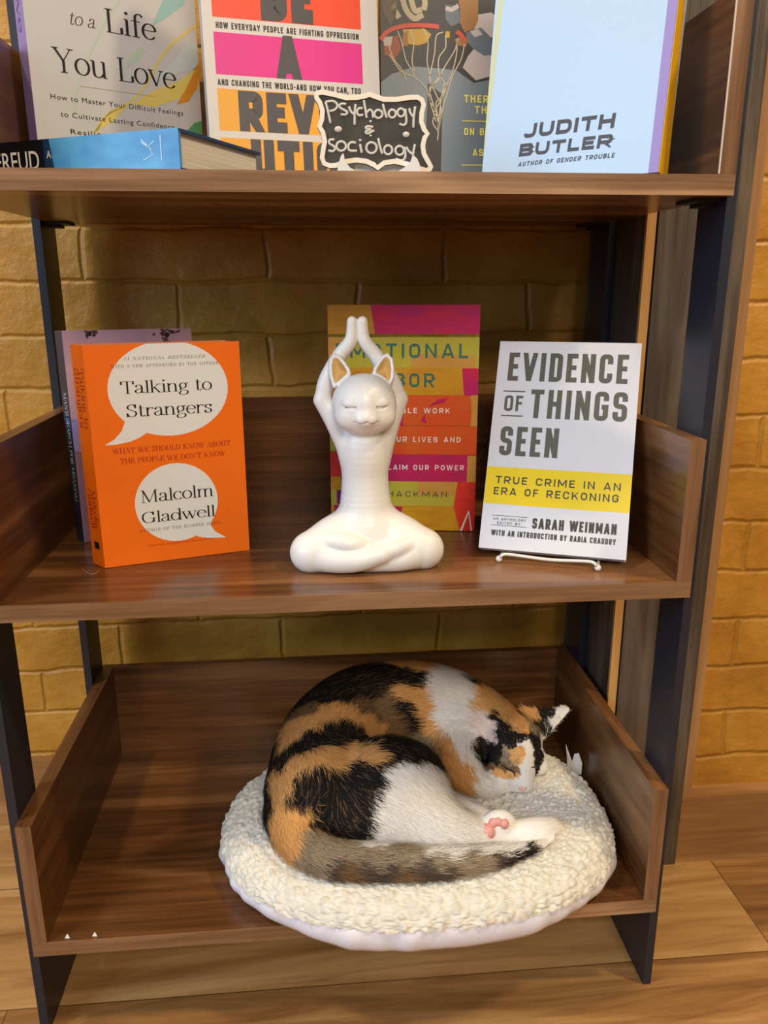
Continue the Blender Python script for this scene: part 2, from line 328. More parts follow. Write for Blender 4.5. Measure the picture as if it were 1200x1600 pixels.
# a pen-drawn roman: each glyph is (width, strokes); L straight, K curve, A arc, S serif (x, y, half width), O dot
G = {
 'a': (.86, ['K .10 .78 .22 .95 .42 1.0 .58 .88 .62 .62', 'L .62 .66 .62 .16', 'K .62 .16 .66 .03 .76 .02 .86 .10', 'K .62 .58 .34 .48 .10 .34 .10 .12 .28 .0 .48 .06 .62 .22', 'O .17 .77 .075']),
 'c': (.80, ['A .44 .5 .37 .5 42 322', 'O .70 .80 .075']),
 'd': (.98, ['A .42 .5 .36 .5 0 360', 'L .80 0 .80 1.5', 'S .73 1.5 .09', 'S .87 0 .09']),
 'e': (.84, ['A .44 .5 .37 .5 8 322', 'L .08 .55 .80 .55']),
 'f': (.62, ['K .28 0 .28 1.15 .34 1.40 .52 1.5 .68 1.40', 'L .06 1.0 .56 1.0', 'S .28 0 .2', 'O .66 1.38 .07']),
 'g': (.86, ['A .38 .67 .27 .33 0 360', 'K .58 .90 .70 1.0 .82 .98', 'K .22 .42 .14 .28 .22 .14 .46 .10 .70 .04 .78 -.16 .66 -.38 .38 -.46 .12 -.38 .06 -.18 .22 .0', 'O .80 .95 .06']),
 'h': (1.06, ['L .2 0 .2 1.5', 'S .13 1.5 .09', 'S .2 0 .18', 'K .2 .72 .38 .96 .58 1.0 .74 .92 .80 .66', 'L .80 .7 .80 0', 'S .8 0 .18']),
 'i': (.42, ['L .22 0 .22 1.0', 'S .15 1.0 .09', 'S .22 0 .18', 'O .21 1.40 .10']),
 'k': (1.0, ['L .2 0 .2 1.5', 'S .13 1.5 .09', 'S .2 0 .18', 'T .2 .42 .74 1.0', 'L .40 .62 .82 0', 'S .76 1.0 .18', 'S .84 0 .18']),
 'l': (.42, ['L .22 0 .22 1.5', 'S .15 1.5 .09', 'S .22 0 .18']),
 'm': (1.62, ['L .2 0 .2 1.0', 'S .13 1.0 .09', 'S .2 0 .18', 'K .2 .72 .36 .96 .54 1.0 .70 .92 .76 .66', 'L .76 .7 .76 0', 'S .76 0 .18', 'K .76 .72 .92 .96 1.10 1.0 1.26 .92 1.32 .66', 'L 1.32 .7 1.32 0', 'S 1.34 0 .18']),
 'n': (1.06, ['L .2 0 .2 1.0', 'S .13 1.0 .09', 'S .2 0 .18', 'K .2 .72 .38 .96 .58 1.0 .74 .92 .80 .66', 'L .80 .7 .80 0', 'S .8 0 .18']),
 'o': (.92, ['A .46 .5 .38 .5 0 360']),
 'r': (.74, ['L .2 0 .2 1.0', 'S .13 1.0 .09', 'S .2 0 .18', 'K .2 .66 .34 .92 .52 1.0 .66 .94', 'O .64 .90 .08']),
 's': (.70, ['K .58 .80 .46 .98 .28 .98 .14 .86 .16 .66 .38 .52 .58 .38 .60 .14 .44 .01 .22 .02 .10 .22', 'L .60 .72 .60 .98', 'L .09 .30 .09 .02']),
 't': (.62, ['K .26 1.32 .26 .24 .30 .05 .44 .0 .60 .12', 'L .06 1.0 .56 1.0']),
 'u': (1.04, ['K .2 1.0 .2 .34 .26 .08 .44 .0 .62 .06 .80 .28', 'L .80 1.0 .80 0', 'S .12 1.0 .09', 'S .72 1.0 .09', 'S .88 0 .09']),
 'v': (.92, ['L .10 1.0 .48 0', 'T .48 0 .80 1.0', 'S .12 1.0 .17', 'S .80 1.0 .14']),
 'w': (1.34, ['L .10 1.0 .42 0', 'T .42 0 .70 1.0', 'L .64 1.0 .94 0', 'T .94 0 1.22 1.0', 'S .12 1.0 .16', 'S .68 1.0 .16', 'S 1.22 1.0 .13']),
 'x': (.9, ['L .1 1 .8 0', 'T .1 0 .76 1', 'S .12 1 .15', 'S .76 1 .14', 'S .1 0 .14', 'S .8 0 .15']),
 'y': (.92, ['L .10 1.0 .48 0', 'T .80 1.0 .36 -.34', 'S .12 1.0 .17', 'S .80 1.0 .14', 'O .24 -.36 .09']),
 'A': (1.22, ['T .10 0 .56 1.45', 'L .56 1.45 1.06 0', 'L .28 .5 .84 .5', 'S .12 0 .18', 'S 1.04 0 .2']),
 'B': (1.08, ['L .24 0 .24 1.45', 'L .08 1.45 .55 1.45', 'L .08 0 .6 0', 'L .24 .76 .6 .76', 'A .54 1.105 .32 .345 -90 90', 'A .58 .38 .38 .38 -90 90']),
 'C': (1.16, ['A .62 .725 .52 .725 42 318', 'L 1.02 1.45 1.02 1.0', 'L 1.02 .45 1.02 .1']),
 'D': (1.24, ['L .24 0 .24 1.45', 'L .08 1.45 .55 1.45', 'L .08 0 .55 0', 'A .55 .725 .58 .725 -90 90']),
 'E': (1.06, ['L .24 0 .24 1.45', 'L .08 1.45 .92 1.45', 'L .08 0 .96 0', 'L .24 .74 .68 .74', 'L .92 1.45 .92 1.1', 'L .96 0 .96 .36', 'L .68 .55 .68 .93']),
 'F': (1.0, ['L .24 0 .24 1.45', 'L .08 1.45 .92 1.45', 'S .24 0 .19', 'L .24 .74 .68 .74', 'L .92 1.45 .92 1.1', 'L .68 .55 .68 .93']),
 'G': (1.26, ['A .62 .725 .52 .725 42 330', 'L 1.04 .62 1.04 .08', 'S 1.02 .62 .2', 'L 1.02 1.45 1.02 1.0']),
 'H': (1.32, ['L .24 0 .24 1.45', 'L 1.06 0 1.06 1.45', 'L .24 .74 1.06 .74', 'S .24 0 .18', 'S .24 1.45 .18', 'S 1.06 0 .18', 'S 1.06 1.45 .18']),
 'I': (.5, ['L .25 0 .25 1.45', 'S .25 0 .18', 'S .25 1.45 .18']),
 'K': (1.24, ['L .24 0 .24 1.45', 'T .24 .55 .96 1.45', 'L .52 .86 1.06 0', 'S .24 0 .18', 'S .24 1.45 .18', 'S .96 1.45 .18', 'S 1.06 0 .2']),
 'L': (1.02, ['L .24 0 .24 1.45', 'S .24 1.45 .19', 'L .08 0 .92 0', 'L .92 0 .92 .40']),
 'M': (1.6, ['T .24 0 .24 1.45', 'L .24 1.45 .76 0', 'T .76 0 1.30 1.45', 'L 1.32 0 1.32 1.45', 'S .24 0 .18', 'S .18 1.45 .14', 'S 1.32 0 .19', 'S 1.38 1.45 .14']),
 'N': (1.34, ['T .24 0 .24 1.45', 'L .24 1.45 1.08 0', 'T 1.08 0 1.08 1.45', 'S .24 0 .18', 'S .18 1.45 .16', 'S 1.08 1.45 .18']),
 'O': (1.28, ['A .64 .725 .52 .725 0 360']),
 'P': (1.06, ['L .24 0 .24 1.45', 'L .08 1.45 .55 1.45', 'L .24 .66 .55 .66', 'A .55 1.055 .40 .395 -90 90', 'S .24 0 .19']),
 'R': (1.2, ['L .24 0 .24 1.45', 'L .08 1.45 .55 1.45', 'L .24 .72 .55 .72', 'A .55 1.085 .38 .365 -90 90', 'S .24 0 .19', 'L .56 .72 1.02 0', 'S 1.04 0 .14']),
 'S': (.98, ['K .80 1.14 .66 1.40 .40 1.42 .18 1.22 .20 .96 .48 .76 .78 .58 .84 .28 .64 .03 .34 .02 .12 .30', 'L .80 1.0 .80 1.45', 'L .12 .44 .12 .0']),
 'T': (1.16, ['L .58 0 .58 1.45', 'L .08 1.45 1.08 1.45', 'S .58 0 .2', 'L .08 1.45 .08 1.08', 'L 1.08 1.45 1.08 1.08']),
 'U': (1.3, ['K .24 1.45 .24 .42 .36 .08 .64 .0 .92 .08 1.04 .42 1.04 1.45', 'S .24 1.45 .18', 'S 1.04 1.45 .17']),
 'W': (1.7, ['L .12 1.45 .52 0', 'T .52 0 .86 1.45', 'L .78 1.45 1.18 0', 'T 1.18 0 1.56 1.45', 'S .14 1.45 .18', 'S .82 1.45 .18', 'S 1.56 1.45 .15']),
 'Y': (1.2, ['L .14 1.45 .60 .70', 'T .60 .70 1.02 1.45', 'L .60 .72 .60 0', 'S .16 1.45 .18', 'S 1.02 1.45 .17', 'S .60 0 .19']),
 '#': (1.0, ['T .3 0 .5 1.4', 'T .6 0 .8 1.4', 'L .1 .45 .9 .45', 'L .15 .95 .95 .95']),
 '1': (.6, ['L .32 0 .32 1.4', 'S .32 0 .2', 'T .32 1.4 .1 1.25']),
 "'": (.3, ['L .15 1.2 .15 1.5']), '.': (.4, ['O .18 .08 .09']), '"': (.5, ['L .12 1.2 .12 1.5', 'L .3 1.2 .3 1.5']), ',': (.4, ['O .18 .06 .09']),
}
def stroke_quads(pts, wfun):
    V, Fc = [], []
    n = len(pts)
    for i in range(n):
        d = pts[min(i+1, n-1)] - pts[max(i-1, 0)]
        d = d/(np.linalg.norm(d)+1e-9); w = wfun(d)/2; nrm = np.array((-d[1], d[0]))
        V += [pts[i]+nrm*w, pts[i]-nrm*w]
    for i in range(n-1): Fc.append((2*i, 2*i+1, 2*i+3, 2*i+2))
    return V, Fc
def serif_polys(text, thick=0.17, thin=0.045, spacing=0.0, shear=0.0):
    V, Fc = [], []; x = 0.0; lay = [0]
    def add(v, f):
        lay[0] = (lay[0]+1) % 5
        k = len(V); V.extend([np.array((q[0]+x, q[1], lay[0]*0.2)) for q in v]); Fc.extend([tuple(i+k for i in ff) for ff in f])
    pen = lambda d: thin+(thick-thin)*abs(d[1])**1.6
    for ch in text:
        if ch not in G: x += 0.55+spacing; continue
        wd, strokes = G[ch]
        for s in strokes:
            t = s.split(); k = t[0]; a = [float(q) for q in t[1:]]
            if k in 'LT':
                add(*stroke_quads([np.array(a[:2]), np.array(a[2:])], (lambda d: thin*1.25) if k == 'T' else pen))
            elif k == 'K': add(*stroke_quads(catmull(list(zip(a[::2], a[1::2]))), pen))
            elif k == 'A': add(*stroke_quads(arc(*a), pen))
            elif k == 'S': add(*stroke_quads([np.array((a[0]-a[2], a[1])), np.array((a[0]+a[2], a[1]))], lambda d: thin*1.3))
            elif k == 'O': add([np.array((a[0]+a[2]*math.cos(q), a[1]+a[2]*math.sin(q))) for q in np.linspace(0, 2*math.pi, 13)[:-1]], [tuple(range(12))])
        x += wd+spacing
    V = np.array(V).reshape(-1, 3); V[:, 0] += V[:, 1]*shear
    return V, Fc
def rpath(pts, closed=False):
    """polyline with rounded corners: (x, y) or (x, y, radius)"""
    out = []
    n = len(pts)
    for i, q in enumerate(pts):
        p = np.array(q[:2], float); r = q[2] if len(q) > 2 else 0
        if r <= 0 or (not closed and i in (0, n-1)): out.append(p); continue
        a = np.array(pts[i-1][:2], float)-p; b = np.array(pts[(i+1) % n][:2], float)-p
        la, lb = np.linalg.norm(a), np.linalg.norm(b); r = min(r, la*0.5 if len(pts[i-1]) > 2 else la, lb*0.5 if len(pts[(i+1) % n]) > 2 else lb)
        a, b = a/la, b/lb
        for k in range(7):
            t = k/6; out.append(p + a*r*(1-t)**2 + b*r*t*t)
    if closed: out.append(out[0])
    return out
def miter(pts, h):
    V, Fc = [], []; n = len(pts); closed = np.allclose(pts[0], pts[-1])
    for i in range(n):
        prv = pts[i-1] if i else (pts[-2] if closed else None); nxt = pts[i+1] if i < n-1 else (pts[1] if closed else None)
        d1 = None if prv is None else pts[i]-prv; d2 = None if nxt is None else nxt-pts[i]
        ns = [np.array((-d[1], d[0]))/(np.linalg.norm(d)+1e-12) for d in (d1, d2) if d is not None]
        m = sum(ns); m = m/(np.linalg.norm(m)+1e-12); m = m*h/max(0.35, float(np.dot(m, ns[0])))
        V += [pts[i]+m, pts[i]-m]
    for i in range(n-1): Fc.append((2*i, 2*i+1, 2*i+3, 2*i+2))
    return V, Fc
BW = {'I': 0, 'J': .52, 'L': .50, 'E': .52, 'F': .50, 'T': .60, 'M': .84, 'W': 1.0, ' ': .34, "'": .16, ',': .2, '-': .4, 'A': .68, 'V': .66, 'N': .64, 'K': .64, 'Y': .64, 'X': .64}
def block_polys(text, width, cap, wt=0.2, gap=0.16, rnd=0.5, lean=0.0):
    """heavy even-stroke capitals set to an exact width and height"""
    h = wt*cap/2; n = len(text)
    nI = sum(c == 'I' for c in text); tot = sum(BW.get(c, .62) for c in text if c != 'I')
    k = (width-nI*2*h)/(tot+gap*(n-1)); V, Fc = [], []; x = 0.0
    for c in text:
        g = 2*h if c == 'I' else BW.get(c, .62)*k
        l, r, b, t, m = h, g-h, h, cap-h, cap*0.51
        R = rnd*min(g/2-h*0.2, cap/2)*1.15; Rs = min(R, cap*0.24); P = []; st = [(l, 0), (l, cap)]
        if c == 'A': P = [[(h*.7, -h), (g/2, cap+h*.9)], [(g-h*.7, -h), (g/2, cap+h*.9)], [(g*.2, cap*.26), (g*.8, cap*.26)]]
        elif c == 'B': P = [st, [(l, t), (r-g*.03, t, Rs), (r-g*.03, m, Rs), (l, m)], [(l, m), (r, m, Rs), (r, b, Rs), (l, b)]]
        elif c == 'C': P = [[(r, cap*.66), (r, t, R), (l, t, R), (l, b, R), (r, b, R), (r, cap*.34)]]
        elif c == 'D': P = [st, [(l, t), (r, t, R), (r, b, R), (l, b)]]
        elif c in 'EF': P = [st, [(l, t), (g, t)], [(l, m), (g*.9, m)]] + ([[(l, b), (g, b)]] if c == 'E' else [])
        elif c == 'G': P = [[(r, cap*.68), (r, t, R), (l, t, R), (l, b, R), (r, b, R), (r, cap*.47), (g*.52, cap*.47)]]
        elif c == 'H': P = [st, [(r, 0), (r, cap)], [(l, m), (r, m)]]
        elif c == 'I': P = [[(g/2, 0), (g/2, cap)]]
        elif c == 'J': P = [[(r, cap), (r, b, R), (l, b, R), (l, cap*.32)]]
        elif c == 'K': P = [st, [(l, cap*.30), (g-h*.6, cap+h)], [(l+(r-l)*.35, cap*.62), (g-h*.5, -h)]]
        elif c == 'L': P = [st, [(l, b), (g, b)]]
        elif c == 'M': P = [st, [(r, 0), (r, cap)], [(l*.9, cap+h), (g/2, cap*.22)], [(g-l*.9, cap+h), (g/2, cap*.22)]]
        elif c == 'N': P = [st, [(r, 0), (r, cap)], [(l*.8, cap+h*.6), (g-l*.8, -h*.6)]]
        elif c in 'OQ': P = [[(l, b, R), (r, b, R), (r, t, R), (l, t, R)]]
        elif c in 'PR': P = [st, [(l, t), (r, t, Rs), (r, cap*.44, Rs), (l, cap*.44)]] + ([[(g*.45, cap*.46), (g-h*.7, -h)]] if c == 'R' else [])
        elif c == 'S': P = [[(r, cap*.68), (r, t, Rs), (l, t, Rs), (l, m+h*.1, Rs), (r, m-h*.1, Rs), (r, b, Rs), (l, b, Rs), (l, cap*.32)]]
        elif c == 'T': P = [[(0, t), (g, t)], [(g/2, 0), (g/2, cap)]]
        elif c == 'U': P = [[(l, cap), (l, b, R), (r, b, R), (r, cap)]]
        elif c == 'V': P = [[(h*.7, cap+h), (g/2, -h*.9)], [(g-h*.7, cap+h), (g/2, -h*.9)]]
        elif c == 'W': P = [[(h*.6, cap+h), (g*.28, -h)], [(g*.28, -h), (g/2, cap+h*.3)], [(g/2, cap+h*.3), (g*.72, -h)], [(g*.72, -h), (g-h*.6, cap+h)]]
        elif c == 'X': P = [[(h*.5, -h), (g-h*.5, cap+h)], [(h*.5, cap+h), (g-h*.5, -h)]]
        elif c == 'Y': P = [[(h*.6, cap+h), (g/2, cap*.40)], [(g-h*.6, cap+h), (g/2, cap*.40)], [(g/2, 0), (g/2, cap*.45)]]
        elif c == '-': P = [[(0, cap*.42), (g, cap*.42)]]
        elif c == "'": P = [[(g/2, cap*.66), (g/2, cap)]]
        elif c == ',': P = [[(g/2, 0), (g/2, h*2)], [(g/2, 0), (g*.2, -h*2)]]
        for si, p in enumerate(P):
            v, f = miter(rpath(p, c in 'OQ'), h); o = len(V)
            V += [np.array((q[0]+x, q[1] if c == ',' else min(max(q[1], 0), cap), si*0.2)) for q in v]; Fc += [tuple(i+o for i in ff) for ff in f]
        x += g+gap*k
    V = np.array(V).reshape(-1, 3); V[:, 0] += V[:, 1]*lean
    return V, Fc
class Print:
    """ink on one face of a cover: 2-D polygons in metres, stacked in thin layers"""
    def __init__(s, w, h, dv=0.0): s.w, s.h, s.items, s.dv = w, h, [], dv
    def poly(s, pts, m, layer=1, frac=True):
        p = [(x*s.w, (y+s.dv)*s.h) for x, y in pts] if frac else list(pts)
        def clip(p, f, a, b):
            out = []
            for i in range(len(p)):
                q, r = p[i-1], p[i]; fq, fr = f(q), f(r)
                if (fq >= 0) != (fr >= 0):
                    t = fq/(fq-fr); out.append((q[0]+(r[0]-q[0])*t, q[1]+(r[1]-q[1])*t))
                if fr >= 0: out.append(r)
            return out
        for f in (lambda q: q[0], lambda q: s.w-q[0], lambda q: q[1], lambda q: s.h-q[1]):
            if p: p = clip(p, f, 0, 0)
        if len(p) >= 3:
            tri = tessellate_polygon([[Vector((x, y, 0)) for x, y in p]])
            s.items.append((np.array(p), tri, m, layer))
    def rect(s, x0, y0, x1, y1, m, layer=1): s.poly([(x0, y0), (x1, y0), (x1, y1), (x0, y1)], m, layer)
    def line(s, pts, wd, m, layer=2, curve=True):
        pts = [np.array((x*s.w, (y+s.dv)*s.h)) for x, y in pts]
        if curve: pts = catmull(pts, 6)
        v, f = stroke_quads(pts, lambda d: wd)
        s.items.append((np.array(v), f, m, layer))
    def ellipse(s, cx, cy, rx, ry, m, layer=1, a0=0, a1=360, rot=0):
        c, sn = math.cos(rot), math.sin(rot)
        P = []
        for q in arc(0, 0, rx, ry, a0, a1, 48): P.append(((cx*s.w+q[0]*c-q[1]*sn), (cy*s.h+q[0]*sn+q[1]*c)))
        s.poly(P, m, layer, False)
    def text(s, txt, x0, x1, yb, cap, m, style='sans', layer=3, rot=0.0, **kw):
        """fit a line of lettering between x0 and x1 (fractions), baseline yb, capital height cap"""
        yb = yb+s.dv
        if style == 'block': v, f = block_polys(txt, (x1-x0)*s.w, cap*s.h, **kw); ch = cap*s.h; kw = {}
        elif style == 'serif': v, f = serif_polys(txt, **kw); ch = 1.45
        else: v, f = font_polys(txt, **kw); ch = 0.729
        if not len(v): return
        mn, mx = v[:, 0].min(), v[:, 0].max()
        X = (v[:, 0]-mn)/(mx-mn)*(x1-x0)*s.w; Y = v[:, 1]/ch*cap*s.h
        c, sn = math.cos(rot), math.sin(rot)
        P = np.stack([x0*s.w+X*c-Y*sn, yb*s.h+X*sn+Y*c, v[:, 2] if v.shape[1] > 2 else X*0], 1)
        keep = [g for g in f if all(-1e-5 <= P[i][0] <= s.w+1e-5 and -1e-5 <= P[i][1] <= s.h+1e-5 for i in g)]
        s.items.append((P, keep, m, layer))
    def emit(s, V, Fc, FM, mats, o, ux, uy, n, step=0.00008):
        """append to a mesh: origin o, axes ux uy, outward normal n"""
        o, ux, uy, n = (np.array(q, float) for q in (o, ux, uy, n))
        for P, f, m, lay in s.items:
            k = len(V)
            for q in P: V.append(o+ux*q[0]+uy*q[1]+n*step*(lay+(q[2] if len(q) > 2 else 0)))
            if m not in mats: mats.append(m)
            for g in f: Fc.append(tuple(i+k for i in g)); FM.append(mats.index(m))

# ------------------------------------------------------------------ books
page_m = mottled('book_pages', srgb(214, 204, 184), srgb(188, 176, 154), 300, 0.8, 2, (1, 1, 1))
def pages_mat(name, axis):
    m = mat(name, srgb(210, 200, 180), 0.8); nt = NT(m)
    tc = nt.n('ShaderNodeTexCoord'); mp = nt.n('ShaderNodeMapping')
    sc = [3.0]*3; sc['xyz'.index(axis)] = 1500.0
    mp.inputs['Scale'].default_value = sc; nt.l(tc.outputs['Object'], mp.inputs[0])
    n1 = nt.n('ShaderNodeTexNoise', i_Scale=1.0, i_Detail=1.0); nt.l(mp.outputs[0], n1.inputs['Vector'])
    nt.l(ramp(nt, n1.outputs[0], [(0.35, srgb(186, 176, 160)), (0.65, srgb(222, 214, 198))]), nt.b.inputs['Base Color'])
    return m
pages_m = pages_mat('page_edges', 'y')
def make_book(label, loc, yaw, lean, w, h, th, face_m, front, spine_m=None, spine=None, hard=False, rot=None, cat='book', skew=0.0):
    """a book: local x across the front cover from the spine, z up the cover, y into the book"""
    if rot is None:
        u = Vector((math.cos(yaw), math.sin(yaw), 0)); n = Vector((-math.sin(yaw), math.cos(yaw), 0))
        v = Vector((0, 0, 1))*math.cos(lean) + n*math.sin(lean); d = u.cross(v)*-1
        rot = Matrix((u, d, v)).transposed()
    root = empty('book', loc, rot); tag(root, label, cat)
    ct = 0.0024 if hard else 0.0006
    V, Fc, FM = [], [], []; mats = [face_m, spine_m or face_m]
    def slab(x0, x1, y0, y1, z0, z1, mi):
        k = len(V)
        V.extend([np.array(p) for p in ((x0,y0,z0),(x1,y0,z0),(x1,y1,z0),(x0,y1,z0),(x0,y0,z1),(x1,y0,z1),(x1,y1,z1),(x0,y1,z1))])
        for f in ((0,3,2,1),(4,5,6,7),(0,1,5,4),(1,2,6,5),(2,3,7,6),(3,0,4,7)):
            Fc.append(tuple(i+k for i in f)); FM.append(mi)
    slab(0, w, 0, ct, 0, h, 0); slab(0, w, th-ct, th, 0, h, 0); slab(0, ct, ct, th-ct, 0, h, 1)
    if spine_m is not None: slab(-0.0002, 0.0, 0, th, 0, h, 1)
    V[:] = [np.array((q[0]-skew*q[1]/th, q[1], q[2])) for q in V]
    sl = math.hypot(skew, th)
    if front: front.emit(V, Fc, FM, mats, (0, 0, 0), (1, 0, 0), (0, 0, 1), (0, -1, 0))
    if spine: spine.emit(V, Fc, FM, mats, (-0.0002-skew, th, 0), (skew/th, -1, 0), (0, 0, 1), (-th/sl, -skew/sl, 0))
    mesh_obj('cover', V, Fc, mats, root, FM)
    ins = 0.003 if hard else 0.0006
    bm = bmesh.new(); bx(bm, ct, w-ins, ct, th-ct, ins, h-ins)
    for q in bm.verts: q.co.x -= skew*q.co.y/th
    bm_obj('page_block', bm, pages_m, root)
    return root
def ink(name, r, g, b, rough=0.45): return mat(name, srgb(r, g, b), rough, 0.4)
black_ink = ink('black_ink', 24, 22, 22); white_ink = ink('white_ink', 236, 234, 228); grey_ink = ink('charcoal_ink', 78, 78, 74)

# --- orange paperback with two speech balloons
orange = mat('orange_cover', srgb(255, 118, 20), 0.38, 0.4)
balloon = ink('balloon_white', 238, 236, 228); red_ink = ink('red_ink', 170, 34, 30)
f = Print(0.140, 0.209)
f.ellipse(0.516, 0.80, 0.391*0.140, 0.211*0.209, balloon)
f.poly([(0.20, 0.70), (0.215, 0.665), (0.19, 0.625), (0.14, 0.59), (0.074, 0.566), (0.15, 0.566), (0.24, 0.575), (0.30, 0.590), (0.361, 0.614), (0.42, 0.66)], balloon, 1.5)
f.ellipse(0.511, 0.275, 0.281*0.140, 0.186*0.209, balloon)
f.poly([(0.76, 0.20), (0.729, 0.15), (0.76, 0.115), (0.833, 0.079), (0.75, 0.082), (0.69, 0.088), (0.635, 0.100), (0.58, 0.15)], balloon, 1.5)
f.text('Talking to', 0.206, 0.800, 0.788, 0.052, black_ink, 'serif', thick=0.15)
f.text('Strangers', 0.230, 0.790, 0.685, 0.054, black_ink, 'serif', thick=0.15)
f.text('#1 NATIONAL BESTSELLER', 0.244, 0.766, 0.932, 0.013, grey_ink, 'serif', spacing=0.35, shear=0.2)
f.text('WITH A NEW AFTERWORD BY THE AUTHOR', 0.158, 0.852, 0.900, 0.013, grey_ink, 'serif', spacing=0.3)
f.text('WHAT WE SHOULD KNOW ABOUT', 0.120, 0.902, 0.524, 0.024, red_ink, 'serif', spacing=0.1, thick=0.2)
f.text("THE PEOPLE WE DON'T KNOW", 0.162, 0.862, 0.478, 0.023, red_ink, 'serif', spacing=0.1, thick=0.2)
f.text('Malcolm', 0.273, 0.764, 0.290, 0.056, black_ink, 'serif', thick=0.15)
f.text('Gladwell', 0.268, 0.768, 0.192, 0.052, black_ink, 'serif', thick=0.15)
f.text('AUTHOR OF THE BOMBER MAFIA', 0.243, 0.806, 0.150, 0.014, grey_ink, 'serif', spacing=0.35, shear=0.2)
f.text('"A must read... fascinating stories that stay with you."', 0.285, 0.760, 0.078, 0.010, red_ink, 'serif', thick=0.14)
sp = Print(0.020, 0.209)
def vtext(pr, txt, x0, x1, y_top, y_bot, m, style='serif', layer=2, **kw):
    """lettering reading down a spine"""
    v, ff = serif_polys(txt, **kw) if style == 'serif' else font_polys(txt, **kw)
    mn, mx = v[:, 0].min(), v[:, 0].max(); ch = 1.45 if style == 'serif' else 0.729
    X = x0*pr.w + (v[:, 1]/ch)*(x1-x0)*pr.w
    Y = y_top*pr.h - (v[:, 0]-mn)/(mx-mn)*(y_top-y_bot)*pr.h
    pr.items.append((np.stack([X, Y, v[:, 2] if v.shape[1] > 2 else X*0], 1), ff, m, layer))
vtext(sp, 'Talking to', 0.52, 0.86, 0.90, 0.64, red_ink, thick=.16)
vtext(sp, 'Strangers', 0.16, 0.50, 0.90, 0.64, red_ink, thick=.16)
vtext(sp, 'Malcolm', 0.52, 0.82, 0.36, 0.18, red_ink, thick=.16)
vtext(sp, 'Gladwell', 0.18, 0.48, 0.36, 0.18, red_ink, thick=.16)
sp.rect(0.3, 0.08, 0.7, 0.115, black_ink, 1)
make_book('bright orange paperback with two white speech balloons, left on the middle shelf',
          (0.0811, 0.0878, Z1+0.0004), 0.303, 0.0, 0.140, 0.209, 0.020, orange, f, orange, sp, skew=0.0095)

# --- mauve paperback behind the orange one
mauve = mottled('dusky_mauve_cover', srgb(190, 146, 152), srgb(150, 122, 146), 9, 0.4, 3)
dusk_spine = mottled('dusk_blue_black_spine', srgb(20, 22, 30), srgb(50, 66, 92), 7, 0.4, 2, (1, 1, .6))
f = Print(0.125, 0.217)
f.poly([(0, 0), (1, 0), (1, 0.15), (0.6, 0.3), (0.2, 0.42), (0, 0.45)], ink('plum_ink', 120, 88, 112))
f.poly([(0, 0.60), (0, 0.45), (0.5, 0.40), (1, 0.45), (1, 0.6), (0.5, 0.55)], ink('violet_ink', 128, 116, 170))
for (cx, cy, n_, s_) in ((0.2, 0.985, 16, 0.05), (0.80, 0.975, 26, 0.09)):
    for k in range(n_):
        a = RNG.uniform(0, 6.28); r = RNG.uniform(0, s_)
        x0, y0 = cx+r*math.cos(a)*1.3, cy+r*math.sin(a)*0.45
        f.ellipse(x0, y0, 0.0026*RNG.uniform(.5, 1.2), 0.0012, ink('twig_brown', 78, 52, 58) if k == 0 else bpy.data.materials['twig_brown'], 2, rot=RNG.uniform(0, 3))
sp = Print(0.016, 0.217)
vtext(sp, "MAN'S SEARCH FOR MEANING", 0.35, 0.75, 0.72, 0.20, ink('pale_spine_ink', 176, 176, 188), thick=.22)
make_book('mauve paperback with a dark spine, mostly hidden behind the bright orange paperback',
          (0.040, 0.170, Z1+0.0009), 0.25, 0.03, 0.125, 0.217, 0.016, mauve, f, dusk_spine, sp, skew=0.007)

# --- hardback of painted colour blocks behind the statue
def paint(name, a, b, sc=30, st=(1, 1, 3)):
    return mottled(name, srgb(*a), srgb(*b), sc, 0.42, 5, st, lo=0.3, hi=0.7)
ochre = paint('paint_ochre', (200, 150, 34), (182, 120, 30)); mag = paint('paint_magenta', (206, 20, 60), (176, 16, 110))
lime = paint('paint_lime', (178, 176, 36), (190, 168, 70)); org = paint('paint_orange', (222, 70, 24), (206, 96, 26))
yel = paint('paint_yellow', (204, 160, 20), (196, 126, 26)); tan = paint('paint_tan', (206, 152, 74), (190, 140, 50))
pink = paint('paint_pink', (208, 24, 84), (170, 24, 90)); red = paint('paint_red', (214, 34, 40), (222, 60, 30)); purple = paint('paint_purple', (136, 34, 96), (110, 30, 104))
teal = paint('paint_teal', (44, 122, 100), (62, 98, 92), 60)
f = Print(0.157, 0.240)
f.rect(0, 0.865, 1, 1, ochre); f.poly([(0.284, 1), (1, 1), (1, 0.878), (0.312, 0.878)], mag, 2)
f.rect(0, 0.735, 1, 0.878, lime); f.rect(0.55, 0.737, 0.98, 0.79, tan, 2); f.rect(0, 0.74, 0.10, 0.865, tan, 2)
f.rect(0, 0.615, 1, 0.735, yel); f.poly([(0.89, 0.733), (1, 0.733), (1, 0.616), (0.906, 0.616)], mag, 2)
f.rect(0, 0.480, 1, 0.616, org); f.poly([(0.95, 0.616), (1, 0.616), (1, 0.48), (0.955, 0.48), (0.962, 0.55)], tan, 2)
f.rect(0, 0.35, 1, 0.482, org); f.rect(0, 0.36, 0.10, 0.50, lime, 2); f.rect(0.10, 0.482, 0.5, 0.6, mag, 2)
f.rect(0, 0.228, 1, 0.352, pink); f.rect(0.0, 0.246, 0.075, 0.363, red, 2); f.rect(0.94, 0.228, 1, 0.348, tan, 2)
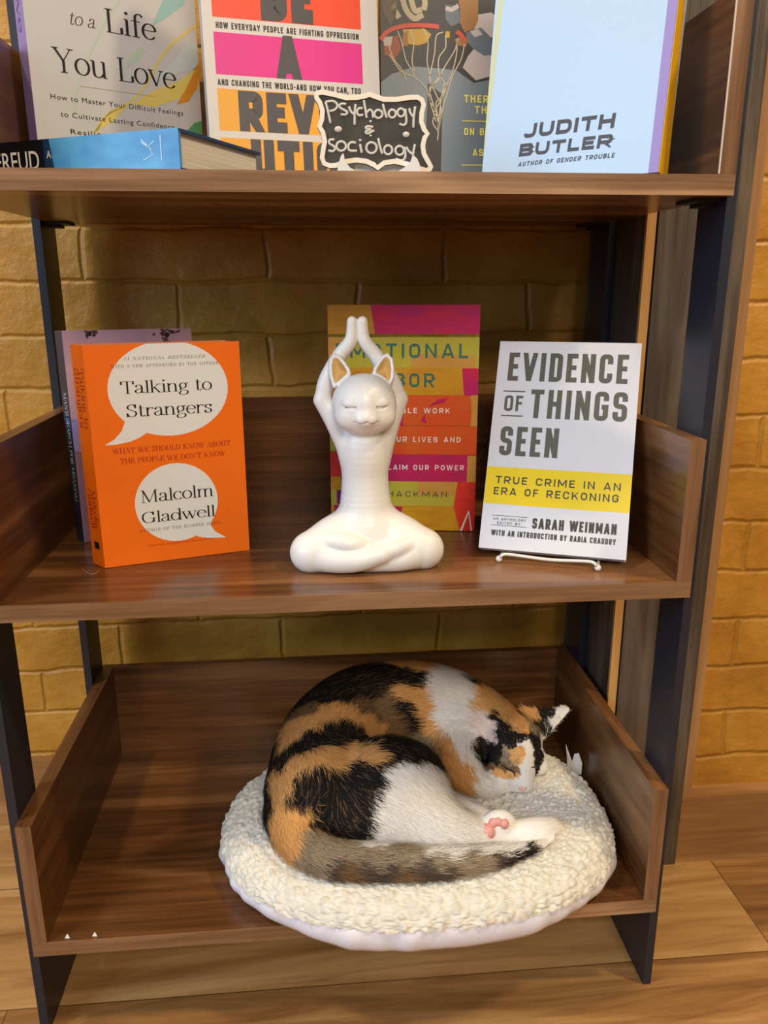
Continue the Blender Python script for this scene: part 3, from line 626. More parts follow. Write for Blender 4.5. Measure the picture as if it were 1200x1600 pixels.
f.rect(0, 0.115, 1, 0.228, lime); f.poly([(0.876, 0.228), (1, 0.228), (1, 0.0), (0.90, 0.0), (0.853, 0.114)], red, 2); f.rect(0.0, 0.185, 0.07, 0.246, yel, 2); f.rect(0.04, 0.119, 0.07, 0.185, purple, 3); f.rect(0.6, 0.165, 0.86, 0.228, tan, 2)
f.rect(0, 0, 1, 0.115, yel); f.poly([(0.02, 0), (0.46, 0), (0.50, 0.11), (0.02, 0.115)], pink, 2)
f.poly([(0.62, 0.5), (0.66, 0.49), (0.645, 0.53), (0.68, 0.57), (0.74, 0.60), (0.80, 0.605), (0.78, 0.585), (0.70, 0.58), (0.665, 0.545)], mag, 2)
f.poly([(0.90, 0.0), (0.956, 0.097), (0.962, 0.09), (0.985, 0.0)], white_ink, 4); f.poly([(0.915, 0.0), (0.958, 0.085), (0.975, 0.0)], red, 5)
f.text('EMOTIONAL', 0.051, 0.927, 0.776, 0.062, teal, 'block', wt=0.17, gap=0.28, rnd=1.0)
f.text('LABOR', 0.25, 0.722, 0.650, 0.061, teal, 'block', wt=0.17, gap=0.28, rnd=1.0)
f.text('THE INVISIBLE WORK', 0.14, 0.816, 0.537, 0.023, white_ink, 'block', wt=0.16, gap=0.34, rnd=1.0)
f.text('SHAPING OUR LIVES AND', 0.11, 0.891, 0.408, 0.024, white_ink, 'block', wt=0.16, gap=0.34, rnd=1.0)
f.text('HOW TO CLAIM OUR POWER', 0.09, 0.922, 0.281, 0.024, white_ink, 'block', wt=0.16, gap=0.34, rnd=1.0)
f.text('ROSE HACKMAN', 0.13, 0.806, 0.157, 0.026, grey_ink, 'block', wt=0.16, gap=0.34, rnd=1.0)
make_book('hardback covered in magenta, lime and orange paint patches, behind the white cat figurine',
          (0.3002, 0.1938, Z1+0.0009), -0.151, 0.018, 0.157, 0.240, 0.026, ochre, f, pink, None, hard=True)

# --- white paperback with a yellow band, on the wire stand
paper = mat('glossy_white_cover', srgb(216, 218, 228), 0.28, 0.5)
ybar = mat('yellow_band', srgb(234, 206, 24), 0.3, 0.5); gink = ink('grey_green_ink', 92, 92, 84, 0.35); dink = ink('dark_grey_ink', 62, 60, 58, 0.35)
EW, EH = 0.1401, 0.2175
f = Print(EW, EH)
f.text('EVIDENCE', 0.078, 0.921, 0.803, 0.140, gink, 'block', wt=0.165, gap=0.20, rnd=0.5)
f.rect(0.059, 0.748, 0.217, 0.754, gink); f.rect(0.059, 0.628, 0.216, 0.634, gink)
f.text('OF', 0.076, 0.208, 0.654, 0.076, gink, 'block', wt=0.165, gap=0.20, rnd=0.5)
f.text('THINGS', 0.262, 0.934, 0.624, 0.139, gink, 'block', wt=0.165, gap=0.20, rnd=0.5)
f.text('SEEN', 0.072, 0.487, 0.439, 0.140, gink, 'block', wt=0.165, gap=0.20, rnd=0.5)
f.rect(-0.01, 0.208, 1, 0.383, ybar)
f.text('TRUE CRIME IN AN', 0.070, 0.930, 0.305, 0.035, dink, 'block', wt=0.17, gap=0.26, rnd=0.8)
f.text('ERA OF RECKONING', 0.065, 0.930, 0.252, 0.035, dink, 'block', wt=0.17, gap=0.26, rnd=0.8)
f.rect(0.07, 0.1535, 0.319, 0.1560, dink); f.rect(0.07, 0.1085, 0.318, 0.1110, dink)
f.text('AN ANTHOLOGY', 0.080, 0.312, 0.134, 0.011, dink, 'block', wt=0.16, gap=0.25, rnd=0.8)
f.text('EDITED BY', 0.112, 0.276, 0.116, 0.011, dink, 'block', wt=0.16, gap=0.25, rnd=0.8)
f.text('SARAH WEINMAN', 0.357, 0.925, 0.107, 0.048, dink, 'block', wt=0.2, gap=0.2, rnd=0.5)
f.text('WITH AN INTRODUCTION BY RABIA CHAUDRY', 0.076, 0.926, 0.062, 0.026, dink, 'block', wt=0.2, gap=0.2, rnd=0.5)
make_book('glossy white paperback with grey capitals and a yellow band, propped on a white wire stand',
          (0.443, 0.0867, Z1+0.0098), -0.377, 0.4662, EW, EH, 0.012, paper, f, paper, None)

# white wire stand under it
wire = mat('white_coated_wire', srgb(228, 226, 222), 0.35)
est = empty('wire_book_stand', (0.443, 0.0867, Z1+0.0003), Matrix.Rotation(-0.377, 3, 'Z')); tag(est, 'white wire easel stand under the glossy white paperback with the yellow band', 'book stand')
ca, sa = math.cos(0.4662), math.sin(0.4662)
bm = bmesh.new()
tube(bm, [Vector(q) for q in catmull([(0.022, 0.036, 0.0015), (0.022, 0.004, 0.0018), (0.0225, -0.010, 0.004), (0.026, -0.013, 0.0085), (0.034, -0.0105, 0.0085), (0.07, -0.0095, 0.0065),
          (0.103, -0.0105, 0.0085), (0.111, -0.013, 0.0085), (0.1145, -0.010, 0.004), (0.115, 0.004, 0.0018), (0.115, 0.036, 0.0015)], 5)], 0.0016)
bm_obj('lip_wire', bm, wire, est, True)
for x in (0.022, 0.115):
    bm = bmesh.new(); bmesh.ops.create_uvsphere(bm, u_segments=14, v_segments=10, radius=0.0032, matrix=Matrix.Translation((x, -0.0105, 0.0032)))
    bm_obj('ball_foot', bm, wire, est, True)
bm = bmesh.new()
tube(bm, [(0.022, 0.036, 0.0016), (0.022, 0.118, 0.0016), (0.115, 0.118, 0.0016), (0.115, 0.036, 0.0016)], 0.0015)
bm_obj('base_wire', bm, wire, est, True)
bm = bmesh.new()
tube(bm, [(0.022, 0.118, 0.0016), (0.045, 0.119, 0.135), (0.068, 0.1195, 0.14), (0.092, 0.119, 0.135), (0.115, 0.118, 0.0016)], 0.0015)
bm_obj('back_wire', bm, wire, est, True)

# --- top shelf: hardback lying flat, spine to the front
fr_rot = Matrix(((math.sin(.46), 0, -math.cos(.46)), (math.cos(.46), 0, math.sin(.46)), (0, -1, 0)))
blue_spine = mottled('bright_blue_jacket', srgb(26, 96, 168), srgb(110, 196, 232), 16, 0.35, 3, (1, 1, .55), lo=0.32, hi=0.68)
night = ink('night_blue_black', 14, 18, 26, 0.35)
sp = Print(0.030, 0.184)
sp.rect(0, 0.705, 1, 1.0, night)
sp.poly([(0, 0.65), (1, 0.67), (1, 0.71), (0, 0.71)], ink('deep_blue_ink', 16, 52, 86), 1)
vtext(sp, 'FREUD', 0.26, 0.76, 0.985, 0.735, white_ink, 'sans', 3, bold=0.004)
vtext(sp, 'A', 0.52, 0.72, 0.69, 0.665, white_ink, 'sans', 3)
pale_blue = ink('pale_blue_ink', 176, 214, 236)
sp.line([(0.80, 0.185), (0.62, 0.150), (0.74, 0.12)], 0.0009, pale_blue, 3, False)
sp.line([(0.74, 0.185), (0.52, 0.13), (0.66, 0.155), (0.42, 0.13), (0.30, 0.18)], 0.0009, pale_blue, 3, False)
sp.line([(0.86, 0.088), (0.26, 0.088)], 0.0010, pale_blue, 3, False)
make_book('thick blue hardback with a black spine end, lying flat on the top shelf',
          (0.188, 0.012, Z2+0.0304), 0, 0, 0.123, 0.184, 0.030, mat('navy_jacket', srgb(30, 60, 96), 0.35), None, blue_spine, sp, hard=True, rot=fr_rot)

# --- white paperback with colour washes
wash_bg = mat('cool_white_cover', srgb(200, 198, 200), 0.42)
f = Print(0.1668, 0.270, 0.0325)
aqua = ink('wash_aqua', 150, 192, 196); sage = ink('wash_sage', 182, 202, 182); straw = ink('wash_straw', 220, 200, 110); ochr = ink('wash_amber', 214, 142, 46); leaf = ink('wash_leaf_green', 94, 160, 112); mist = ink('wash_mist', 196, 208, 212)
f.poly([(1.0, 0.78), (0.93, 0.66), (0.80, 0.60), (0.72, 0.57), (0.76, 0.62), (0.84, 0.70), (0.9, 0.80)], aqua)
f.poly([(1.0, 0.54), (0.93, 0.53), (0.80, 0.44), (0.70, 0.38), (0.82, 0.42), (0.92, 0.44), (1.0, 0.45)], mist)
f.poly([(1.0, 0.47), (0.93, 0.43), (0.85, 0.395), (0.70, 0.355), (0.52, 0.285), (0.44, 0.235), (0.31, 0.185), (0.42, 0.265), (0.56, 0.30), (0.70, 0.30), (0.84, 0.335), (1.0, 0.385)], straw)
f.poly([(1.0, 0.475), (0.95, 0.42), (0.90, 0.37), (0.84, 0.318), (0.92, 0.335), (0.98, 0.385), (1.0, 0.43)], ochr, 2)
f.poly([(1.0, 0.272), (0.95, 0.262), (0.90, 0.232), (1.0, 0.215)], leaf, 2)
f.poly([(0.645, 0.50), (0.58, 0.46), (0.53, 0.41), (0.60, 0.44), (0.66, 0.48)], sage, 1)
f.line([(0.60, 0.68), (0.47, 0.58), (0.38, 0.49), (0.30, 0.40), (0.25, 0.33), (0.22, 0.25)], 0.0016, sage, 1)
f.line([(1.0, 0.60), (0.80, 0.50), (0.60, 0.33), (0.40, 0.25), (0.3, 0.16)], 0.0022, straw, 1)
f.text('to a', 0.245, 0.383, 0.527, 0.040, black_ink, 'serif', shear=0.22, thick=0.11)
f.text('Life', 0.443, 0.745, 0.524, 0.072, black_ink, 'serif', thick=0.15)
f.text('You Love', 0.125, 0.849, 0.372, 0.074, black_ink, 'serif', thick=0.15)
f.rect(0.263, 0.335, 0.712, 0.3362, ink('hairline_gold', 170, 160, 110), 3)
f.text('How to Master Your Difficult Feelings', 0.095, 0.879, 0.283, 0.017, black_ink, spacing=1.12)
f.text('to Cultivate Lasting Confidence,', 0.140, 0.830, 0.230, 0.017, black_ink, spacing=1.12)
f.text('Resilience, and Joy', 0.186, 0.70, 0.177, 0.017, black_ink, spacing=1.12)
lav = mat('lavender_spine', srgb(146, 128, 186), 0.4)
sp = Print(0.028, 0.270)
vtext(sp, 'You Love', 0.25, 0.75, 0.92, 0.52, ink('spine_plum', 84, 66, 120), thick=0.15)
make_book('white paperback with soft colour washes and a lavender spine, leftmost standing on the top shelf',
          (0.0332, 0.186, Z2+0.0004), 0.55, 0.0, 0.1668, 0.270, 0.028, wash_bg, f, lav, sp)

# --- white paperback with bars of red, pink and amber
white_cov = mat('warm_white_cover', srgb(212, 204, 198), 0.42)
f = Print(0.1645, 0.2484, 0.0287)
barr = ink('bar_red_orange', 240, 74, 38); barp = ink('bar_hot_pink', 226, 40, 140); bara = ink('bar_amber', 238, 166, 46)
slate = ink('slate_letter', 74, 70, 72)
f.rect(0.056, 0.568, 0.899, 0.76, barr); f.rect(0.056, 0.374, 0.899, 0.518, barp); f.rect(0.056, 0.180, 0.899, 0.326, bara); f.rect(0.056, 0.0, 0.899, 0.155, bara)
f.text('BE', 0.325, 0.620, 0.571, 0.185, slate, 'block', wt=0.27, gap=0.10, rnd=0.35, layer=4)
f.text('A', 0.393, 0.540, 0.374, 0.150, slate, 'block', wt=0.26, gap=0.1, layer=4)
f.text('REVOL', 0.170, 0.895, 0.181, 0.141, slate, 'block', wt=0.27, gap=0.10, rnd=0.35, layer=4)
f.text('UTION', 0.225, 0.895, 0.012, 0.142, slate, 'block', wt=0.27, gap=0.10, rnd=0.35, layer=4)
f.text('HOW EVERYDAY PEOPLE ARE FIGHTING OPPRESSION', 0.072, 0.883, 0.531, 0.021, black_ink, 'block', wt=0.18, gap=0.22, rnd=0.5)
f.text('AND CHANGING THE WORLD-AND HOW YOU CAN, TOO', 0.061, 0.883, 0.337, 0.021, black_ink, 'block', wt=0.18, gap=0.22, rnd=0.5)
make_book('white paperback with red-orange, hot pink and amber bars, behind the chalkboard sign',
          (0.1967, 0.152, Z2+0.003), 0.20, 0.1177, 0.1645, 0.2484, 0.022, white_cov, f, mat('white_spine', srgb(220, 220, 224), 0.4), None)

# --- grey-blue paperback with a basketball net, half behind the white hardback
slate_cov = mottled('grey_blue_cover', srgb(104, 118, 130), srgb(120, 132, 142), 6, 0.42, 2)
f = Print(0.1713, 0.258, 0.042)
dk = ink('paint_charcoal', 56, 52, 54); lt = ink('paint_pale_grey', 184, 172, 170); skin1 = ink('paint_brown', 150, 104, 58); skin2 = ink('paint_umber', 92, 74, 60); cream = ink('paint_cream', 176, 164, 136); steel = ink('paint_steel', 96, 108, 118); gold = ink('paint_gold', 192, 150, 50); rimc = ink('paint_rim_red', 196, 72, 50); netc = ink('net_cord', 190, 178, 150); brick = ink('paint_rust', 150, 74, 36)
f.poly([(0, 0.40), (0.06, 0.43), (0.2, 0.46), (0.36, 0.455), (0.45, 0.45), (0.56, 0.405), (0.66, 0.42), (0.85, 0.47), (1, 0.5), (1, 1), (0, 1)], dk)
f.poly([(0.49, 0.46), (0.52, 0.50), (0.57, 0.54), (0.68, 0.52), (0.8, 0.56), (1, 0.6), (1, 0.52), (0.8, 0.45), (0.66, 0.43), (0.57, 0.415)], lt, 2)
f.poly([(0.55, 0.585), (0.57, 0.65), (0.66, 0.66), (0.74, 0.62), (0.7, 0.58), (0.62, 0.56)], lt, 2)
f.poly([(0.46, 0.72), (0.58, 0.72), (0.58, 0.63), (0.55, 0.59), (0.50, 0.585), (0.47, 0.62)], skin1, 3)
f.poly([(0.51, 0.59), (0.60, 0.605), (0.66, 0.57), (0.68, 0.51), (0.62, 0.505), (0.55, 0.53), (0.51, 0.555)], steel, 3)
f.poly([(0.53, 0.59), (0.58, 0.60), (0.61, 0.58), (0.56, 0.57)], lt, 4)
f.poly([(0.38, 0.68), (0.47, 0.68), (0.47, 0.62), (0.42, 0.605), (0.385, 0.63)], steel, 3); f.line([(0.385, 0.67), (0.42, 0.665), (0.46, 0.68)], 0.004, lt, 4)
f.poly([(0.0, 0.72), (0.11, 0.72), (0.09, 0.64), (0.06, 0.60), (0.02, 0.64)], skin2, 3)
for q in ([(0.06, 0.70), (0.08, 0.66), (0.11, 0.63)], [(0.12, 0.72), (0.15, 0.66), (0.20, 0.63), (0.25, 0.645)], [(0.17, 0.72), (0.20, 0.66), (0.245, 0.66)], [(0.24, 0.72), (0.262, 0.69), (0.255, 0.66)]):
    f.line(q, 0.0055, cream, 3)
f.poly([(0.13, 0.59), (0.26, 0.595), (0.30, 0.575), (0.27, 0.545), (0.22, 0.535), (0.15, 0.54)], gold, 3)
f.poly([(0.13, 0.57), (0.16, 0.59), (0.16, 0.53), (0.12, 0.53)], skin1, 4)
f.poly([(0.02, 0.55), (0.10, 0.57), (0.12, 0.52), (0.08, 0.48), (0.02, 0.50)], brick, 3)
f.poly([(0.01, 0.56), (0.07, 0.565), (0.06, 0.53), (0.02, 0.53)], lt, 4)
f.rect(0.385, 0.565, 0.41, 0.588, gold, 4); f.poly([(0.44, 0.56), (0.48, 0.572), (0.52, 0.565), (0.51, 0.535), (0.45, 0.54)], skin1, 4)
f.line([(0.0, 0.55), (0.03, 0.575), (0.08, 0.592), (0.154, 0.603), (0.25, 0.606), (0.345, 0.603)], 0.0042, rimc, 6)
f.line([(0.45, 0.588), (0.48, 0.575), (0.505, 0.555)], 0.0042, rimc, 6)
for q in ([(0.10, 0.585), (0.125, 0.54), (0.15, 0.48), (0.19, 0.44), (0.20, 0.42)], [(0.17, 0.59), (0.195, 0.545), (0.185, 0.48), (0.20, 0.44)], [(0.25, 0.595), (0.28, 0.55), (0.275, 0.48), (0.295, 0.42), (0.30, 0.39), (0.33, 0.41), (0.37, 0.44)],
          [(0.37, 0.585), (0.33, 0.57), (0.32, 0.51), (0.30, 0.45), (0.29, 0.41), (0.33, 0.36), (0.36, 0.31), (0.345, 0.22)], [(0.385, 0.575), (0.385, 0.53), (0.345, 0.49), (0.35, 0.43), (0.39, 0.39), (0.35, 0.33), (0.31, 0.29)],
          [(0.46, 0.565), (0.44, 0.52), (0.38, 0.46), (0.34, 0.41), (0.29, 0.38), (0.32, 0.31), (0.345, 0.25), (0.34, 0.19)], [(0.455, 0.56), (0.45, 0.50), (0.42, 0.43), (0.37, 0.36), (0.35, 0.29), (0.34, 0.22)],
          [(0.50, 0.545), (0.48, 0.49), (0.43, 0.43), (0.40, 0.37), (0.37, 0.31), (0.35, 0.24)], [(0.04, 0.55), (0.07, 0.49), (0.12, 0.45), (0.15, 0.41)], [(0.05, 0.50), (0.12, 0.44), (0.20, 0.42), (0.27, 0.38), (0.30, 0.32), (0.33, 0.26)],
          [(0.30, 0.39), (0.29, 0.34), (0.33, 0.30), (0.31, 0.26), (0.335, 0.23)], [(0.38, 0.40), (0.36, 0.35), (0.33, 0.33), (0.34, 0.28)]):
    f.line(q, 0.0011, netc, 5)
f.poly([(0.28, 0.40), (0.37, 0.36), (0.36, 0.0), (0.26, 0.0)], dk, 2)
ylet = ink('lemon_letter', 226, 216, 110)
f.text("THERE'S", 0.501, 0.745, 0.333, 0.028, ylet, 'block', wt=0.2, gap=0.26, rnd=0.4); f.text('THIS YEAR', 0.568, 0.90, 0.293, 0.028, ylet, 'block', wt=0.2, gap=0.26, rnd=0.4)
f.rect(0.490, 0.2625, 0.93, 0.2660, ylet, 3)
f.text('ON BASKETBALL', 0.503, 0.94, 0.212, 0.027, ylet, 'block', wt=0.2, gap=0.26, rnd=0.4); f.text('ASCENSION', 0.557, 0.86, 0.134, 0.027, ylet, 'block', wt=0.2, gap=0.26, rnd=0.4)
f.rect(0.487, 0.0975, 0.93, 0.1010, ylet, 3)
make_book('grey-blue paperback with a painted basketball net, partly hidden by the pale blue-white hardback',
          (0.3612, 0.235, Z2+0.0016), 0.02, 0.06, 0.1713, 0.258, 0.020, slate_cov, f, dk, None)

# --- pale hardback at the right of the top shelf, with a gold jacket flap
ice = mat('ice_white_jacket', srgb(186, 212, 238), 0.34, 0.5)
f = Print(0.160, 0.229)
f.rect(0.952, 0, 1, 1, ink('lilac_band', 158, 140, 204)); f.poly([(0.035, 1), (0.062, 1), (0.052, 0.72), (0.030, 0.38), (0.0, 0.10), (0.0, 0.38)], ink('pale_lemon_band', 206, 212, 170))
f.text('JUDITH', 0.243, 0.753, 0.164, 0.050, slate, 'block', wt=0.27, gap=0.12, rnd=0.6, lean=0.08)
f.text('BUTLER', 0.222, 0.764, 0.099, 0.045, slate, 'block', wt=0.27, gap=0.12, rnd=0.6, lean=0.08)
f.text('AUTHOR OF GENDER TROUBLE', 0.222, 0.770, 0.063, 0.016, slate, 'block', wt=0.2, gap=0.26, rnd=0.6, lean=0.2)
pale = make_book('pale icy-white hardback with lilac and gold edge bands, rightmost book on the top shelf',
          (0.4414, 0.1178, Z2+0.003), -0.7015, 0.1113, 0.160, 0.229, 0.024, ice, f, None, None, hard=True)
gold_cov = mat('gold_yellow_flap', srgb(222, 168, 30), 0.4)
V = [(0.1603, 0, 0), (0.1603, 0.0235, 0), (0.1603, 0.0095, 0.229), (0.1603, 0, 0.229)]
V += [(x+0.0006, y, z) for x, y, z in V]
mesh_obj('jacket_flap', V, [(0,1,2,3), (7,6,5,4), (0,4,5,1), (1,5,6,2), (2,6,7,3), (3,7,4,0)], gold_cov, pale)

# --- chalkboard sign with scalloped white border on a little horned stand
def SG(cx, cy, y=0.030):
    q = at(480+cx/5.4545, 130+cy/5.4545, 1, y); return (q[0], q[2])
out = [(58,115),(72,72),(130,60),(240,82),(330,108),(420,106),(490,92),(530,80),(575,95),(650,122),(760,122),(870,105),(940,104),(990,135),(1008,190),(992,260),(988,330),(1010,390),(1040,435),(1015,475),(1000,540),(1010,600),(1045,665),(1070,715),(1055,750),(1010,768),(950,752),(850,715),(740,690),(660,702),(600,745),(560,718),(500,690),(420,680),(330,692),(250,725),(190,728),(130,702),(107,640),(116,570),(130,500),(115,430),(85,375),(105,310),(110,240),(90,180),(65,145)]
out = [np.array(SG(*q)) for q in out]
sign = empty('chalkboard_sign', (0.335, 0.030, Z2)); tag(sign, 'small scalloped chalkboard sign with white border and handwritten subjects', 'sign')
org_s = np.array((0.335, 0.030, Z2))
def plate(name, pts, y0, y1, m, parent, off=org_s):
    n = len(pts)
    V = [np.array((p[0], y0, p[1]))-off for p in pts] + [np.array((p[0], y1, p[1]))-off for p in pts]
    tri = tessellate_polygon([[Vector((p[0], p[1], 0)) for p in pts]])
    Fc = [tuple(t) for t in tri] + [tuple(i+n for i in t) for t in tri] + [(i, (i+1) % n, n+(i+1) % n, n+i) for i in range(n)]
    o = mesh_obj(name, V, Fc, m, parent)
    bm = bmesh.new(); bm.from_mesh(o.data); bmesh.ops.recalc_face_normals(bm, faces=bm.faces); bm.to_mesh(o.data); bm.free()
    return o
chalk_black = mottled('chalkboard_black', srgb(50, 48, 44), srgb(66, 63, 58), 60, 0.7, 3)
chalk = mat('chalk_white', srgb(206, 202, 194), 0.9)
border_m = mat('cream_border', srgb(232, 222, 206), 0.5)
brd = plate('board', out, 0.0285, 0.0330, chalk_black, sign)
cen = np.mean(out, 0)
V, Fc = [], []; n = len(out)
inner = []
for i in range(n):
    a, b = out[i-1], out[(i+1) % n]; d = (b-a)/np.linalg.norm(b-a); nr = np.array((-d[1], d[0]))
    if np.dot(nr, cen-out[i]) < 0: nr = -nr
    inner.append(out[i]+nr*0.0036)
for y in (0.0272, 0.0285):
    V += [np.array((p[0], y, p[1]))-org_s for p in out] + [np.array((p[0], y, p[1]))-org_s for p in inner]
for i in range(n):
    j = (i+1) % n
    Fc += [(i, j, n+j, n+i), (i, 2*n+i, 2*n+j, j), (n+i, n+j, 3*n+j, 3*n+i)]
mesh_obj('border', V, Fc, border_m, sign)
E_ = lambda cx, cy, rx, ry: [(cx+rx*math.cos(t), cy+ry*math.sin(t)) for t in np.linspace(-1.2, 5.1, 15)]
hand = [[(155,160),(170,210),(200,345)], [(158,160),(225,155),(258,190),(235,228),(190,240)], [(332,178),(290,178),(272,200),(300,222),(340,245),(330,268),(285,268)],
        [(355,200),(375,245),(405,268)], [(412,180),(405,260),(405,358)], [(472,215),(440,218),(424,245),(440,275),(478,272)], [(482,145),(495,220),(508,300)], [(505,258),(530,228),(555,245),(563,298)],
        E_(607,265,34,34), [(645,178),(660,240),(678,298)], E_(725,262,30,34), E_(800,252,30,34), [(835,222),(845,325),(825,358),(785,348)], [(870,215),(880,255),(905,290)], [(920,200),(908,290),(905,382)],
        [(562,376),(515,370),(500,386),(545,398),(500,412),(515,432),(572,404)],
        [(232,482),(195,485),(186,512),(225,538),(238,562),(215,582),(180,574)], E_(290,538,40,40), [(415,510),(375,506),(350,535),(362,574),(424,578)], [(450,520),(458,560),(466,594)],
        E_(548,552,44,46), [(605,470),(620,540),(640,604)], E_(690,570,34,38), E_(788,575,36,38), [(830,545),(836,625),(808,660),(755,645)], [(845,545),(865,580),(900,608)], [(918,522),(908,570),(900,628)]]
bm = bmesh.new()
for s in hand:
    P = [np.array(SG(*q, y=0.0283)) for q in s]; P = catmull(P, 5)
    tube(bm, [Vector((p[0]-org_s[0], 0.0283-org_s[1], p[1]-org_s[2])) for p in P], 0.00098, 6)
for cx, cy, rx in ((265,393,30),(843,438,28),(540,326,11),(540,446,11),(452,487,12)):
    p = SG(cx, cy, 0.0283)
    bmesh.ops.create_uvsphere(bm, u_segments=12, v_segments=8, radius=rx/5.4545*0.00052, matrix=Matrix.Translation((p[0]-org_s[0], 0.0283-org_s[1], p[1]-org_s[2])) @ Matrix.Diagonal((1.05, 0.5, 0.8, 1)))
bm_obj('chalk_writing', bm, chalk, sign, True)
stand = empty('sign_stand', (0.341, 0.022, Z2)); tag(stand, 'small white two-horned stand holding up the chalkboard sign', 'sign stand')
so = np.array((0.341, 0.022, Z2)); horn_m = mat('white_stand_plastic', srgb(226, 222, 218), 0.35)
for pts in ([(252,772),(258,740),(270,680),(285,625),(304,598),(312,612),(318,650),(335,685),(365,722),(410,745),(410,772)], [(968,772),(966,740),(955,690),(935,645),(908,620),(893,630),(885,660),(860,695),(820,725),(780,745),(780,772)]):
    pp = [SG(*q, y=0.023) for q in pts]; pp = [(a, max(b, Z2+0.0002)) for a, b in pp]
    plate('horn', pp, 0.0215, 0.0265, horn_m, stand, so)
x0, x1 = SG(252, 772, 0.023)[0], SG(968, 772, 0.023)[0]
o = box('base_bar', x0-so[0], x1-so[0], 0.0005, 0.030, 0.0002, 0.0030, horn_m, stand, bevel=0.0005)
bm = bmesh.new()
v = [bm.verts.new(q) for q in ((-0.02, 0.0125, 0.003), (0.02, 0.0125, 0.003), (0.012, 0.0135, 0.046), (-0.012, 0.0135, 0.046), (-0.02, 0.0165, 0.003), (0.02, 0.0165, 0.003), (0.012, 0.0165, 0.046), (-0.012, 0.0165, 0.046))]
for q in ((0,1,2,3),(4,7,6,5),(0,4,5,1),(2,6,7,3),(1,5,6,2),(0,3,7,4)): bm.faces.new([v[i] for i in q])
bm_obj('back_rest', bm, horn_m, stand)

